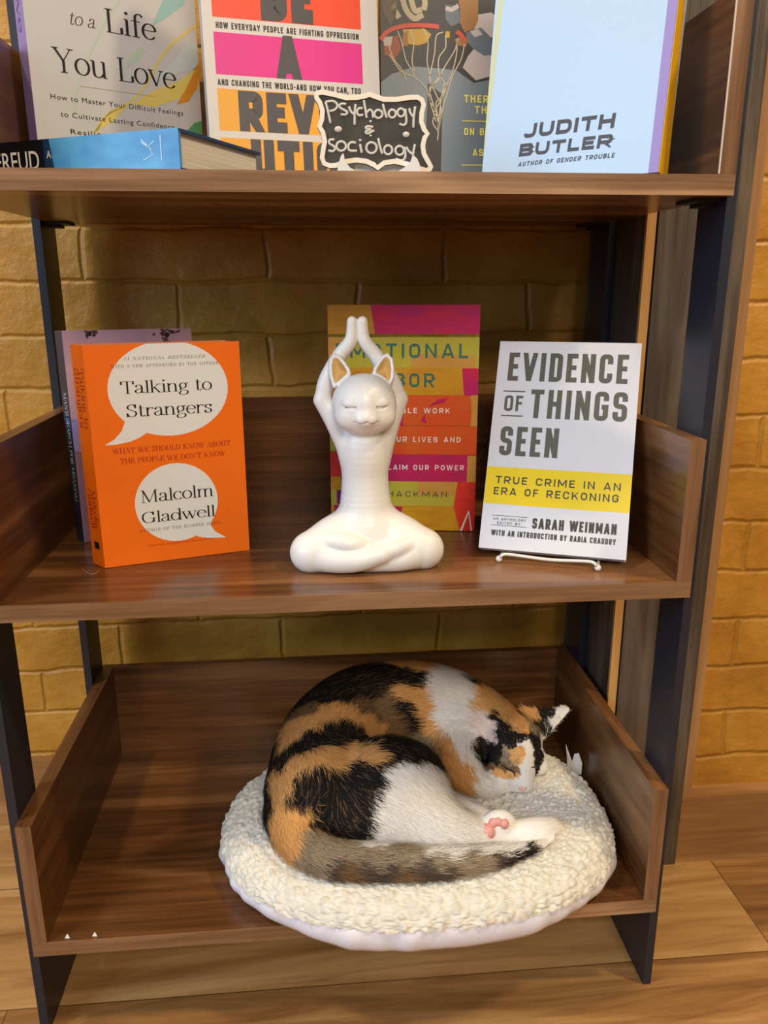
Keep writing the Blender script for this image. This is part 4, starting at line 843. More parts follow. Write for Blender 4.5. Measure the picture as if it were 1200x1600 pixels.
# ------------------------------------------------------------------ sculpting: blended distance fields meshed by surface nets
class Field:
    def __init__(s, lo, hi, h):
        s.lo, s.h = np.array(lo, float), h
        s.n = np.ceil((np.array(hi)-s.lo)/h).astype(int)+1
        s.ax = [(s.lo[i]+h*np.arange(s.n[i])).astype(np.float32) for i in range(3)]
        s.d = np.full(s.n, 1.0, np.float32)
    def sub(s, lo, hi):
        a = np.clip(np.floor((np.array(lo)-s.lo)/s.h).astype(int), 0, s.n-1); b = np.clip(np.ceil((np.array(hi)-s.lo)/s.h).astype(int)+1, 1, s.n)
        sl = tuple(slice(a[i], b[i]) for i in range(3))
        g = np.meshgrid(*[s.ax[i][sl[i]] for i in range(3)], indexing='ij')
        return sl, g
    def put(s, dist, lo, hi, k, op='add'):
        m = max(k*1.5, s.h*3)
        sl, g = s.sub(np.array(lo)-m, np.array(hi)+m)
        if min(q.size for q in g) == 0: return
        d = dist(*g); o = s.d[sl]
        if op == 'add':
            if k > 0:
                hh = np.maximum(k-np.abs(o-d), 0)/k; s.d[sl] = np.minimum(o, d)-hh*hh*k*0.25
            else: s.d[sl] = np.minimum(o, d)
        else:
            if k > 0:
                hh = np.maximum(k-np.abs(o+d), 0)/k; s.d[sl] = np.maximum(o, -d)+hh*hh*k*0.25
            else: s.d[sl] = np.maximum(o, -d)
    def cone(s, a, b, ra, rb, k, op='add'):
        a, b = np.array(a, float), np.array(b, float); ab = b-a; L = float(ab@ab)+1e-12; r = max(ra, rb)
        def f(x, y, z):
            t = np.clip(((x-a[0])*ab[0]+(y-a[1])*ab[1]+(z-a[2])*ab[2])/L, 0, 1)
            return np.sqrt((x-a[0]-t*ab[0])**2+(y-a[1]-t*ab[1])**2+(z-a[2]-t*ab[2])**2)-(ra+(rb-ra)*t)
        s.put(f, np.minimum(a, b)-r, np.maximum(a, b)+r, k, op)
    def chain(s, pts, rads, k, op='add', n=5):
        """one smooth limb through the points, blended in as a whole"""
        q = catmull([np.append(np.array(p, float), r) for p, r in zip(pts, rads)], n)
        P = np.array(q)
        def f(x, y, z):
            best = np.full(x.shape, 9.0, np.float32) if x.size else x
            best = best*1e3
            for a, b in zip(P[:-1], P[1:]):
                ab = b[:3]-a[:3]; L = float(ab@ab)+1e-12
                t = np.clip(((x-a[0])*ab[0]+(y-a[1])*ab[1]+(z-a[2])*ab[2])/L, 0, 1)
                best = np.minimum(best, np.sqrt((x-a[0]-t*ab[0])**2+(y-a[1]-t*ab[1])**2+(z-a[2]-t*ab[2])**2)-(a[3]+(b[3]-a[3])*t))
            return best
        r = P[:, 3].max()
        s.put(f, P[:, :3].min(0)-r, P[:, :3].max(0)+r, k, op)
    def ell(s, c, r, k, rot=None, op='add'):
        c, r = np.array(c, float), np.array(r, float); R = np.array(rot) if rot is not None else np.eye(3); m = r.max()
        def f(x, y, z):
            p = [(x-c[0])*R[0][i]+(y-c[1])*R[1][i]+(z-c[2])*R[2][i] for i in range(3)]
            k0 = np.sqrt(sum((p[i]/r[i])**2 for i in range(3))); k1 = np.sqrt(sum((p[i]/r[i]**2)**2 for i in range(3)))+1e-9
            return k0*(k0-1)/k1
        s.put(f, c-m, c+m, k, op)
    def tri(s, a, b, c, r, k, op='add'):
        a, b, c = (np.array(q, float) for q in (a, b, c)); nr = np.cross(b-a, a-c)
        def f(x, y, z):
            P = np.stack([x, y, z], -1)
            def seg(p, e): t = np.clip((p@e)/(e@e), 0, 1)[..., None]; q = e*t-p; return (q*q).sum(-1)
            pa, pb, pc = P-a, P-b, P-c; ba, cb, ac = b-a, c-b, a-c
            sg = np.sign(pa@np.cross(ba, nr))+np.sign(pb@np.cross(cb, nr))+np.sign(pc@np.cross(ac, nr))
            d2 = np.where(sg < 2, np.minimum(np.minimum(seg(pa, ba), seg(pb, cb)), seg(pc, ac)), (pa@nr)**2/(nr@nr))
            return np.sqrt(d2)-r
        q = np.stack([a, b, c]); s.put(f, q.min(0)-r, q.max(0)+r, k, op)
    def mesh(s, smooth=0):
        d = s.d; sg = d < 0; N = np.array(d.shape)-1
        cs = [(i, j, k) for i in (0, 1) for j in (0, 1) for k in (0, 1)]
        def cor(A, c): return A[c[0]:c[0]+N[0], c[1]:c[1]+N[1], c[2]:c[2]+N[2]]
        cnt = sum(cor(sg, c).astype(np.int8) for c in cs)
        act = (cnt > 0) & (cnt < 8); idx = np.argwhere(act); M_ = len(idx)
        vid = np.full(N, -1, np.int64); vid[act] = np.arange(M_)
        acc = np.zeros((M_, 3)); num = np.zeros(M_)
        val = {c: d[idx[:, 0]+c[0], idx[:, 1]+c[1], idx[:, 2]+c[2]].astype(float) for c in cs}
        for a in cs:
            for e in range(3):
                if a[e] == 0:
                    b = tuple(1 if i == e else a[i] for i in range(3)); va, vb = val[a], val[b]
                    m = (va < 0) != (vb < 0); t = np.where(m, va/np.where(m, va-vb, 1), 0)
                    p = np.tile(np.array(a, float), (M_, 1)); p[:, e] += t
                    acc[m] += p[m]; num[m] += 1
        V = s.lo+s.h*(idx+acc/num[:, None])
        Fs = []
        for e in range(3):
            o1, o2 = [(1, 2), (2, 0), (0, 1)][e]
            a = [slice(None)]*3; b = [slice(None)]*3; a[e] = slice(0, -1); b[e] = slice(1, None)
            ch = np.argwhere(sg[tuple(a)] != sg[tuple(b)])
            ch = ch[(ch[:, o1] > 0) & (ch[:, o2] > 0) & (ch[:, o1] < N[o1]) & (ch[:, o2] < N[o2])]
            ins = sg[ch[:, 0], ch[:, 1], ch[:, 2]]
            q = []
            for u, w in ((-1, -1), (0, -1), (0, 0), (-1, 0)):
                c = ch.copy(); c[:, o1] += u; c[:, o2] += w; q.append(vid[c[:, 0], c[:, 1], c[:, 2]])
            q = np.stack(q, 1); q[~ins] = q[~ins][:, ::-1]
            Fs.append(q[(q >= 0).all(1)])
        Fc = np.concatenate(Fs)
        for _ in range(smooth):
            S = np.zeros_like(V); n = np.zeros(len(V))
            for i in range(4):
                for j in (1, 3):
                    np.add.at(S, Fc[:, i], V[Fc[:, (i+j) % 4]]); np.add.at(n, Fc[:, i], 1)
            V = V*0.4+0.6*S/np.maximum(n, 1)[:, None]
        return V, Fc
def np_mesh(name, V, Fc, mats, parent=None, smooth=True):
    me = bpy.data.meshes.new(name); k = Fc.shape[1]
    me.vertices.add(len(V)); me.vertices.foreach_set('co', np.ascontiguousarray(V, np.float32).ravel())
    me.loops.add(Fc.size); me.loops.foreach_set('vertex_index', np.ascontiguousarray(Fc, np.int32).ravel())
    me.polygons.add(len(Fc)); me.polygons.foreach_set('loop_start', np.arange(0, Fc.size, k, dtype=np.int32))
    me.update(calc_edges=True); me.validate()
    if smooth: me.polygons.foreach_set('use_smooth', np.ones(len(me.polygons), bool))
    for m in (mats if isinstance(mats, list) else [mats]): me.materials.append(m)
    return link(bpy.data.objects.new(name, me), parent)

# ------------------------------------------------------------------ white cat figurine in a seated yoga pose (millimetres, then scaled)
F_ = Field((-82, -52, -3), (84, 42, 242), 0.85)
F_.chain([(1, 6, 12), (1, 6, 30), (0, 6, 52), (-0.5, 6, 84), (-0.5, 5, 110), (-1.0, 2, 130)], [32, 30, 23.5, 20.0, 21.5, 15], 6)   # trunk: hips, waist, chest
for sx in (-1, 1):
    F_.chain([(sx*10, 4, 32), (sx*30, -3, 25), (sx*43, -9, 19), (sx*53, -11, 16)], [20, 18, 16.5, 14.5], 12)        # thighs
    F_.chain([(sx*11, 5, 104), (sx*17.5-.5, 6, 120), (sx*26-2, 7, 141), (sx*36.0-3.5, 8, 159)], [11, 9.8, 8.8, 6.6], 5)     # upper arms
    F_.chain([(sx*36.0-3.5, 8, 159), (sx*29.5-5, 9, 177), (sx*17-6, 9, 199), (sx*7.6-6, 8, 211), (sx*5.2-6, 8, 219), (sx*4.75-6, 8, 230.5)], [7.0, 8.0, 6.8, 6.2, 5.3, 4.7], 1.6)   # forearms and paws, palm to palm
F_.chain([(-51, -12, 15), (-32, -25, 13), (-10, -31, 14), (12, -32, 19)], [14.5, 12.5, 11, 9], 3)                  # left shin, crossing in front
F_.chain([(52, -12, 15), (32, -23, 12), (8, -25, 10), (-6, -24, 9)], [14.5, 12.5, 10, 8.5], 3)
F_.chain([(8, -31, 18), (26, -28, 23), (44, -20, 25)], [8.5, 9.0, 7.0], 2)                                          # feet on the thighs
F_.chain([(-2, -25, 24), (-20, -26, 29), (-42, -18, 31)], [8, 10.0, 7.5], 1.6)
for q in range(3):
    F_.ell((48+q*1.2, -19+q*3.4, 25.5-q*.2), (3.2, 2.6, 3.2), 1.0); F_.ell((-46-q*1.0, -17+q*3.2, 31.5), (3.2, 2.6, 3.2), 1.0)
HC = np.array((-1.5, -8, 157.5))
F_.ell(HC, (28.5, 25.5, 26.5), 4)                                                                                    # head
F_.ell(HC+(0, -2, -11), (24.5, 21, 15.5), 5); F_.ell(HC+(-14, -8, -10), (12, 13, 11), 5); F_.ell(HC+(14, -8, -10), (12, 13, 11), 5)
F_.ell(HC+(0, -20, -9.5), (9.5, 8.5, 7), 5)                                                                          # muzzle
F_.ell(HC+(0, -18.5, 0), (4.5, 6.0, 11), 7)                                                                           # nose bridge
F_.ell(HC+(-4.2, -25.0, -11), (4.8, 4.0, 3.9), 1.6); F_.ell(HC+(4.2, -25.0, -11), (4.8, 4.0, 3.9), 1.6)
F_.tri(HC+(-3.0, -27.2, -5.2), HC+(3.0, -27.2, -5.2), HC+(0, -28.0, -8.2), 0.9, 1.0)                                 # nose
for sx in (-1, 1):
    F_.ell(HC+(sx*13.2, -18.0, 3.0), (7.2, 5.4, 5.0), 2.0)                                                          # closed eyelids
    ey = [HC+(sx*x, -y, z) for x, y, z in ((6.6, 23.2, 1.4), (9.4, 23.6, -0.3), (13.2, 23.0, -1.0), (17.0, 20.8, -0.2), (19.6, 18.2, 1.8))]
    F_.chain(ey, [0.9, 1.1, 1.2, 1.1, 0.8], 0.5, 'cut')
    F_.chain([HC+(0, -28.6, -9.6), HC+(0, -28.0, -12.4), HC+(sx*3.2, -28.2, -14.9), HC+(sx*7.8, -25.4, -14.3), HC+(sx*10.6, -22.4, -12.3)], [0.6, 0.7, 0.9, 0.9, 0.6], 0.5, 'cut')
def leaf(pts): return [np.array(((480+cx/6-569)*.613, 0, .598*(415-cy/6))) for cx, cy in pts]
ears = {-1: leaf([(262,470),(232,505),(222,580),(228,660),(252,755),(300,722),(350,680),(398,640),(388,600),(350,540),(305,485)]),
        1: leaf([(738,470),(772,510),(784,590),(778,680),(745,745),(705,700),(655,665),(606,642),(620,595),(650,545),(695,488)])}
for sx in ears:
    for q in ears[sx]: q[1] = -10+(q[2]-172)*0.30
    pl = ears[sx]; c0 = np.mean(pl, 0)
    for i in range(len(pl)): F_.tri(c0+(0, 3.0, 0), pl[i-1]*0.94+c0*0.06+(0, 2.2, 0), pl[i]*0.94+c0*0.06+(0, 2.2, 0), 1.9, 0.4)
    for i in range(len(pl)):
        F_.cone(pl[i-1]*0.93+c0*0.07, pl[i]*0.93+c0*0.07, 1.5, 1.5, 0.6)
V, Fc = F_.mesh(1)
V = V*0.001
cut = V[:, 2] < 0.0005; V[cut, 2] = np.maximum(V[cut, 2], 0.0)
statue_m = mat('matte_white_ceramic', srgb(232, 230, 226), 0.36, 0.5)
SX, SY = 0.3312, 0.080
fig = empty('cat_figurine', (SX, SY, Z1+0.0003)); tag(fig, 'white cat figurine sitting cross-legged with paws raised and pressed together', 'figurine')
V[:, 2] *= 0.990
np_mesh('body', V, Fc, statue_m, fig)
gold_m = mat('gold_paint', srgb(146, 112, 52), 0.42, 0.5, metal=0.4)
for sx, pl in ears.items():
    c0 = np.mean(pl, 0); rim = [p*0.86+c0*0.14 for p in pl]
    rim = catmull(rim+[rim[0]], 4)[:-1]; n = len(rim); V = []; Fc = []
    for lv, dy in ((1.0, -0.55), (0.6, -0.15), (0.2, 0.2)):
        for p in rim: V.append((c0+(p-c0)*lv+np.array((0, dy, 0)))*np.array((.001, .001, .00099)))
    V.append((c0+np.array((0, 0.25, 0)))*np.array((.001, .001, .00099)))
    for l in range(2):
        for i in range(n): Fc.append((l*n+i, l*n+(i+1) % n, (l+1)*n+(i+1) % n, (l+1)*n+i))
    for i in range(n): Fc.append((2*n+i, 2*n+(i+1) % n, 3*n))
    mesh_obj('ear_lining', V, Fc, gold_m, fig, None, True)

# ------------------------------------------------------------------ sherpa cushion on the bottom shelf
BC, BA, BB = np.array((0.3890, 0.1150)), 0.2145, 0.1615
def bed_r(th):
    """outline of the cushion: a slightly squared, uneven oval"""
    c, s_ = np.cos(th), np.sin(th)
    r = 1.0/(np.abs(c)**2.25+np.abs(s_)**2.25)**(1/2.25)
    return r*(1-0.012*np.sin(3*th+0.6)-0.008*np.sin(5*th+2.0))
def bed_top(s_):
    """height of the plush above the shelf at radius fraction s"""
    dish = 0.036+0.012*np.clip((s_-0.35)/0.4, 0, 1)**2*(3-2*np.clip((s_-0.35)/0.4, 0, 1))
    edge = np.clip((s_-0.80)/0.20, 0, 1)
    return dish-(dish-0.025)*(1-np.sqrt(np.clip(1-edge**2, 0, 1)))
bed = empty('pet_bed', (BC[0], BC[1], Z0+0.0003)); tag(bed, 'round cream sherpa pet bed overhanging the front of the bottom shelf', 'pet bed')
NS, NTH = 170, 620
ss = np.concatenate([np.linspace(0, 0.78, 110), 0.78+0.22*np.sin(np.linspace(0, math.pi/2, NS-110+1)[1:])])
th = np.linspace(0, 2*math.pi, NTH, endpoint=False)
Sg, Tg = np.meshgrid(ss, th, indexing='ij'); rr = bed_r(Tg)*Sg
X = BA*rr*np.cos(Tg); Y = BB*rr*np.sin(Tg); Zg = bed_top(Sg)
P = np.stack([X, Y, Zg], -1)
du = np.gradient(P, axis=0); dv_ = np.roll(P, -1, 1)-np.roll(P, 1, 1)
nrm = np.cross(du, dv_); nrm[0] = (0, 0, 1); nrm /= np.linalg.norm(nrm, axis=-1, keepdims=True)+1e-12
nrm[nrm[..., 2] < -0.2] *= -1
# curls of wool: little rounded lumps scattered over the plush
kd_n = 3800; kd = kdtree.KDTree(kd_n)
ra = np.sqrt(RNG.uniform(0, 1.08, kd_n)); ta = RNG.uniform(0, 2*math.pi, kd_n)
for i in range(kd_n):
    s1 = min(ra[i], 1.0); r1 = float(bed_r(np.array(ta[i])))*s1
    z1_ = float(bed_top(np.array(s1)))
    if ra[i] > 1.0: z1_ = RNG.uniform(0.025, 0.036)
    kd.insert((BA*r1*math.cos(ta[i]), BB*r1*math.sin(ta[i]), z1_), i)
kd.balance()
disp = np.zeros(Sg.shape)
for i in range(NS):
    for j in range(NTH):
        p = Vector(P[i, j]); w = noise.noise_vector(p*150)*0.0024
        q = kd.find_n(p+w, 2); d1, d2 = q[0][2], q[1][2]
        hsh = (q[0][1]*0.618) % 1
        disp[i, j] = (0.0018+0.0026*hsh)*min(1.0, max(0, (d2-d1))/0.0028)**0.7+0.0006*noise.noise(p*520)
P = P+nrm*disp[..., None]
V = np.concatenate([[[0, 0, P[0, :, 2].mean()]], P[1:].reshape(-1, 3)])
ii = np.arange(1, NS-1)[:, None]; jj = np.arange(NTH)[None]
I = lambda i, j: 1+(i-1)*NTH+(j % NTH)
quads = np.stack([I(ii, jj), I(ii+1, jj), I(ii+1, jj+1), I(ii, jj+1)], -1).reshape(-1, 4)
sherpa = mottled('cream_sherpa', srgb(214, 209, 196), srgb(230, 226, 214), 90, 0.95, 3)
sherpa.node_tree.nodes['Principled BSDF'].inputs['Sheen Weight'].default_value = 0.3
np_mesh('plush_top', V, quads, sherpa, bed)
cap = [(0, int(I(1, j)), int(I(1, j+1))) for j in range(NTH)]
# satin underside with gathers along the seam
satin = mat('white_satin', srgb(232, 230, 240), 0.34, 0.5)
prof = [(0.996, 0.0262), (1.008, 0.0225), (1.012, 0.0175), (1.004, 0.0115), (0.985, 0.006), (0.95, 0.0022), (0.90, 0.0008), (0.80, 0.0), (0.70, 0.0), (0.4, 0.0)]
V, Fc = [], []
for k, (q, z) in enumerate(prof):
    for j in range(NTH):
        t = th[j]; r = float(bed_r(np.array(t)))*q
        g = (0.0014*math.sin(t*17+3*math.sin(t*4))+0.0009*math.sin(t*37+2*math.sin(t*7)+k*0.25))*(0.4, 1, 1, .8, .5, .3, 0, 0, 0, 0)[k]
        rx, ry = (BA*r+g), (BB*r+g)
        sag = 0.0
        if k > 1 and ry*math.sin(t)+BC[1] < -0.015: sag = 0.0065*min(1.0, (-0.015-ry*math.sin(t)-BC[1])/0.02)*(0.4+0.6*min(1, (k-1)/3))
        V.append((rx*math.cos(t), ry*math.sin(t), z-sag))
for k in range(len(prof)-1):
    for j in range(NTH): Fc.append((k*NTH+j, k*NTH+(j+1) % NTH, (k+1)*NTH+(j+1) % NTH, (k+1)*NTH+j))
Fc.append(tuple(range((len(prof)-1)*NTH, len(prof)*NTH)))
mesh_obj('satin_base', V, Fc, satin, bed, None, True)
# care tag sticking up at the right rear
tg = at(905, 1200, 2, Z0+0.030)-np.array((0.013, 0, 0))
bm = bmesh.new()
base = np.array((tg[0]-BC[0], tg[1]-BC[1], 0.024))
for (dx, w, hgt, ln) in ((-0.002, 0.006, 0.040, -0.006), (0.004, 0.010, 0.026, 0.004)):
    v = [bm.verts.new(tuple(base+np.array(q))) for q in ((dx, 0, 0), (dx+w, -0.006, 0), (dx+w*0.9+ln*0.5, -0.004, hgt*0.55), (dx+w*0.35+ln, 0.001, hgt), (dx+ln*0.6, 0.002, hgt*0.95), (dx-0.001, 0.001, hgt*0.5))]
    f0 = bm.faces.new(v)
    r_ = bmesh.ops.extrude_face_region(bm, geom=[f0]); bmesh.ops.translate(bm, verts=[q for q in r_['geom'] if isinstance(q, bmesh.types.BMVert)], vec=(0.0002, 0.0006, 0))
bm_obj('care_tag', bm, mat('white_tag_cloth', srgb(236, 234, 232), 0.6), bed)

# ------------------------------------------------------------------ calico cat asleep, curled on the bed
ZT = Z0+0.036
def cp(px, py, dz): return at(px, py, 2, ZT+dz)
K_ = Field((0.165, -0.075, Z0+0.026), (0.590, 0.330, Z0+0.175), 0.0022)
TR = [(cp(492,1232,.048), .052), (cp(512,1165,.056), .056), (cp(555,1120,.060), .056), (cp(612,1106,.060), .056), (cp(668,1104,.055), .053), (cp(722,1116,.047), .046), (cp(768,1140,.040), .037), (cp(800,1165,.036), .029)]
K_.chain([q for q, r in TR], [r for q, r in TR], 0.012)                                                     # trunk, curled
K_.ell(cp(605,1235,.042), (.066, .056, .056), 0.014)                                                         # near haunch
K_.chain([cp(565,1265,.030), cp(640,1272,.028), cp(690,1296,.022), cp(745,1309,.016)], [.046, .042, .030, .018], 0.014)   # thigh to hock
K_.chain([cp(735,1309,.014), cp(790,1306,.012), cp(836,1302,.014), cp(856,1296,.013)], [.0170, .0155, .0165, .0135], 0.006)  # hind foot
for q in ((862,1290,.013), (866,1298,.011), (860,1306,.009)): K_.ell(cp(*q), (.0075, .0065, .0065), 0.003)
K_.chain([cp(715,1150,.035), cp(722,1195,.024), cp(745,1222,.016), cp(790,1228,.010)], [.036, .026, .018, .013], 0.014)      # folded foreleg under the chin
K_.chain([cp(690,1262,.022), cp(742,1282,.018), cp(772,1292,.019)], [.022, .0165, .0150], 0.008)                              # hind paw turned sole up
K_.ell(cp(779,1291,.024), (.0190, .0130, .0190), 0.003)
TAIL = [(458,1270,.035,.030), (470,1312,.026,.025), (500,1338,.024,.0215), (550,1350,.023,.0200), (620,1353,.022,.0190), (690,1354,.020,.0175), (755,1347,.018,.0150), (805,1336,.015,.0115), (838,1328,.013,.0085), (860,1318,.012,.0045)]
K_.chain([cp(*q[:3]) for q in TAIL], [q[3] for q in TAIL], 0.005)
HD = cp(803,1163,.040)
K_.ell(HD, (.033, .031, .030), 0.010)                                                                        # skull
K_.chain([cp(805,1180,.038), cp(812,1208,.026), cp(817,1226,.016)], [.024, .0175, .0125], 0.010)             # bridge and muzzle
K_.ell(cp(784,1206,.022), (.017, .015, .014), 0.010); K_.ell(cp(838,1196,.022), (.015, .015, .014), 0.010)   # cheeks
K_.ell(cp(808,1232,.010), (.0095, .008, .0075), 0.004); K_.ell(cp(826,1230,.010), (.0085, .008, .0075), 0.004)
K_.ell(cp(783,1188,.036), (.013, .010, .008), 0.008); K_.ell(cp(833,1180,.036), (.011, .010, .008), 0.008)   # brows
K_.tri(cp(746,1128,.050), cp(752,1160,.040), cp(788,1150,.048), .0028, 0.005)                                # ears: a cup facing out, with a rim
K_.tri(cp(746,1128,.050), cp(770,1120,.054), cp(788,1150,.048), .0028, 0.004)
K_.chain([cp(748,1160,.046), cp(740,1138,.056), cp(746,1120,.062), cp(764,1115,.066), cp(780,1127,.065), cp(793,1150,.058)], [.0030, .0028, .0028, .0028, .0030, .0034], 0.004)
K_.tri(cp(890,1107,.066), cp(822,1112,.058), cp(850,1152,.046), .0026, 0.006)
CV, CFc = K_.mesh(2)
def bed_z(p):
    """top of the plush under a point"""
    dx, dy = (p[:, 0]-BC[0])/BA, (p[:, 1]-BC[1])/BB
    return Z0+0.0003+bed_top(np.minimum(1.0, np.hypot(dx, dy)/bed_r(np.arctan2(dy, dx))))
CV[:, 2] = np.maximum(CV[:, 2], bed_z(CV)+0.0062)
cat = empty('cat', (0.40, 0.12, Z0+0.03)); tag(cat, 'calico cat curled up asleep on the cream pet bed, chin on the plush', 'cat')
CO = np.array((0.40, 0.12, Z0+0.03))
fur_m = mat('calico_coat', srgb(230, 226, 220), 0.75, 0.25)
nt = NT(fur_m); at_ = nt.n('ShaderNodeAttribute', attribute_name='coat'); nt.l(at_.outputs['Color'], nt.b.inputs['Base Color'])
body = np_mesh('body', CV-CO, CFc, fur_m, cat)
# ------------------------------------------------------------------ coat of the cat
# coat: patches of black, orange, white and tabby, each given by points on the cat (mm)
SEEDS = """B,293,207,269 B,311,220,271 B,333,221,272 B,355,225,271 B,377,230,270 B,399,230,266 B,412,228,262 B,322,191,267 B,340,202,265 B,301,181,269 B,282,185,268 B,232,126,233 B,245,103,247
B,256,105,254 B,279,117,260 B,295,127,260 B,311,137,255 B,323,143,248 B,295,109,255 B,241,95,244 B,334,115,249 B,348,99,254 B,363,95,253 B,378,93,249 B,390,94,244 B,358,84,252 B,371,83,250
B,247,61,223 B,260,60,232 B,267,65,241 B,278,62,238 B,289,57,228 B,274,53,223 B,260,55,223 B,305,77,241 B,323,69,239 B,333,63,238 B,315,65,233 B,329,56,230 B,288,50,207 B,306,45,202
B,321,44,210 B,295,47,192 B,277,50,212 B,313,41,196 B,321,49,219 B,285,53,219 B,345,73,247 B,338,68,243 B,223,94,206 B,224,77,205 B,482,248,244 B,474,172,199 B,478,168,191 B,464,161,201
B,482,150,198 B,505,160,221 B,507,152,218 B,502,168,223 B,515,154,219 B,487,146,200 B,491,194,227 B,496,187,226 B,498,178,224 B,499,172,223 B,495,172,221 B,532,155,211 B,536,153,202
B,530,157,214 B,540,150,194 B,536,146,190 B,561,204,216 B,553,193,210 B,566,205,217 B,475,5,175 B,487,10,175 B,464,1,175 B,391,196,239 B,401,195,225 O,288,161,267 O,304,165,266 O,321,164,259
O,272,145,263 O,256,136,257 O,244,129,248 O,341,169,244 O,355,178,228 O,253,86,249 O,271,84,253 O,290,90,252 O,309,100,247 O,328,97,250 O,339,82,250 O,237,85,237 O,233,80,228 O,245,79,241
O,298,86,248 O,235,71,221 O,237,58,209 O,241,44,202 O,247,30,196 O,256,54,216 O,265,52,216 O,245,68,232 O,252,46,208 O,397,208,254 O,405,205,246 O,413,200,233 O,417,197,216 O,424,183,204
O,429,161,198 O,439,145,194 O,446,137,190 O,434,140,179 O,424,158,186 O,441,133,178 O,410,211,251 O,449,142,195 O,488,225,240 O,500,217,234 O,511,205,228 O,516,190,226 O,516,171,225
O,477,204,233 O,488,203,232 O,502,187,227 O,398,254,269 O,421,292,245 O,438,287,245 O,410,247,267 O,507,135,203 O,484,138,187 O,495,132,186 O,509,139,208 O,541,213,214 O,543,205,211
W,352,64,242 W,372,74,245 W,391,77,238 W,374,59,234 W,355,53,231 W,340,48,223 W,335,38,200 W,350,39,207 W,368,41,212 W,388,49,218 W,405,65,219 W,405,44,208 W,385,32,197 W,367,34,184
W,342,36,184 W,326,19,194 W,403,29,194 W,418,27,186 W,424,42,200 W,429,28,184 W,439,5,189 W,455,12,187 W,475,18,183 W,498,32,176 W,514,38,179 W,388,3,194 W,410,4,192 W,430,227,257
W,449,231,254 W,467,230,248 W,432,210,242 W,449,208,236 W,468,212,238 W,435,200,227 W,451,191,222 W,460,195,224 W,443,184,217 W,449,170,211 W,456,158,204 W,467,183,214 W,458,146,197
W,462,136,189 W,457,127,181 W,475,134,185 W,463,272,245 W,455,278,246 W,474,261,244 W,516,137,204 W,512,126,193 W,509,122,182 W,521,146,212 W,498,126,175 W,495,129,178 W,482,129,179
W,518,124,185 W,527,134,186 W,511,120,173 W,546,161,193 W,548,159,187 W,545,164,195 W,544,149,185 W,462,42,192 W,443,41,191 W,469,39,182 W,443,59,190 W,573,200,217 W,570,196,215
W,585,204,221 W,566,192,212 G,263,23,200 G,273,21,201 G,284,8,198 G,276,3,190 G,294,4,197 G,311,2,197 G,328,-3,195 G,345,-4,195 G,366,-5,194 G,387,-8,191 G,408,-10,187 G,422,-9,185
G,437,-6,184 G,409,197,199 G,419,180,192 G,421,166,186 G,539,182,215 G,493,143,202 G,498,136,198 G,414,-13,176 G,266,11,193 T,304,-8,183 T,355,-14,181 T,330,181,261 T,347,185,250
T,364,190,242 T,276,168,266 T,355,186,242 T,377,189,230 T,381,188,218 T,368,185,214 T,490,140,194 T,499,132,194 T,481,145,192 D,317,-8,189 D,379,-15,183 D,396,-14,181 D,341,-10,188
D,290,-2,190 D,369,-12,188 D,452,-4,179 P,477,188,218 P,483,188,221 P,478,183,213 P,485,178,216 P,482,184,217 P,470,188,218 P,473,193,222 P,480,195,226"""
PAL = {'B': (26, 23, 23), 'O': (226, 172, 106), 'W': (240, 236, 232), 'G': (156, 138, 114), 'T': (128, 98, 66), 'D': (88, 74, 62), 'P': (232, 212, 204)}
sd = [q.split(',') for q in SEEDS.split()]
PALK = [q[0] for q in sd]
ck = kdtree.KDTree(len(sd))
for i, q in enumerate(sd): ck.insert(Vector((int(q[1])/1000, int(q[2])/1000, int(q[3])/1000)), i)
ck.balance()
LIN = {k: np.array(srgb(*v)[:3]) for k, v in PAL.items()}
def coat(p, jit):
    """colour of the fur at a point: the nearest patch, with ragged borders"""
    q = Vector(p); q += noise.noise_vector(q*70)*0.006+noise.noise_vector(q*260+Vector((3, 1, 7)))*0.0022
    if jit: q += Vector(RNG.normal(0, jit, 3))
    k = PALK[ck.find(q)[1]]; c = LIN[k]
    n1 = noise.noise(q*Vector((1, 1, 1))*230)
    if k == 'G': c = c*(1+0.75*n1)
    elif k in 'TD': c = c*(1+0.7*n1)
    elif k == 'O': c = c*(1+0.30*n1)
    elif k == 'B' and jit and RNG.random() < 0.10: c = LIN['T']
    return c
def set_col(o, cols):
    a = o.data.attributes.new('coat', 'FLOAT_COLOR', 'POINT')
    a.data.foreach_set('color', np.concatenate([cols, np.ones((len(cols), 1))], 1).astype(np.float32).ravel())
set_col(body, np.array([coat(p, 0) for p in CV]))
# fur: short tapered strands that follow the lie of the coat
FLOW = []
T3 = [np.array(q) for q, r in TR]
for i in range(len(TR)-1): FLOW.append((T3[i+1], T3[i], T3[i]-T3[i+1], (TR[i][1]+TR[i+1][1])/2))
tl = [cp(*q[:3]) for q in TAIL]
for i in range(len(tl)-1): FLOW.append((tl[i], tl[i+1], tl[i+1]-tl[i], TAIL[i][3]))
hq = [cp(540,1190,.075), cp(605,1235,.042), cp(650,1272,.030), cp(700,1298,.022), cp(760,1308,.014), cp(856,1296,.013)]
for i in range(len(hq)-1): FLOW.append((hq[i], hq[i+1], hq[i+1]-hq[i], (.045, .055, .04, .026, .016)[i]))
fq = [cp(715,1150,.035), cp(722,1195,.024), cp(745,1222,.016), cp(790,1228,.010)]
for i in range(3): FLOW.append((fq[i], fq[i+1], fq[i+1]-fq[i], (.032, .022, .015)[i]))
nose_p = cp(817,1236,.012)
FLOW.append((nose_p, np.array(HD), np.array(HD)-nose_p, .026))
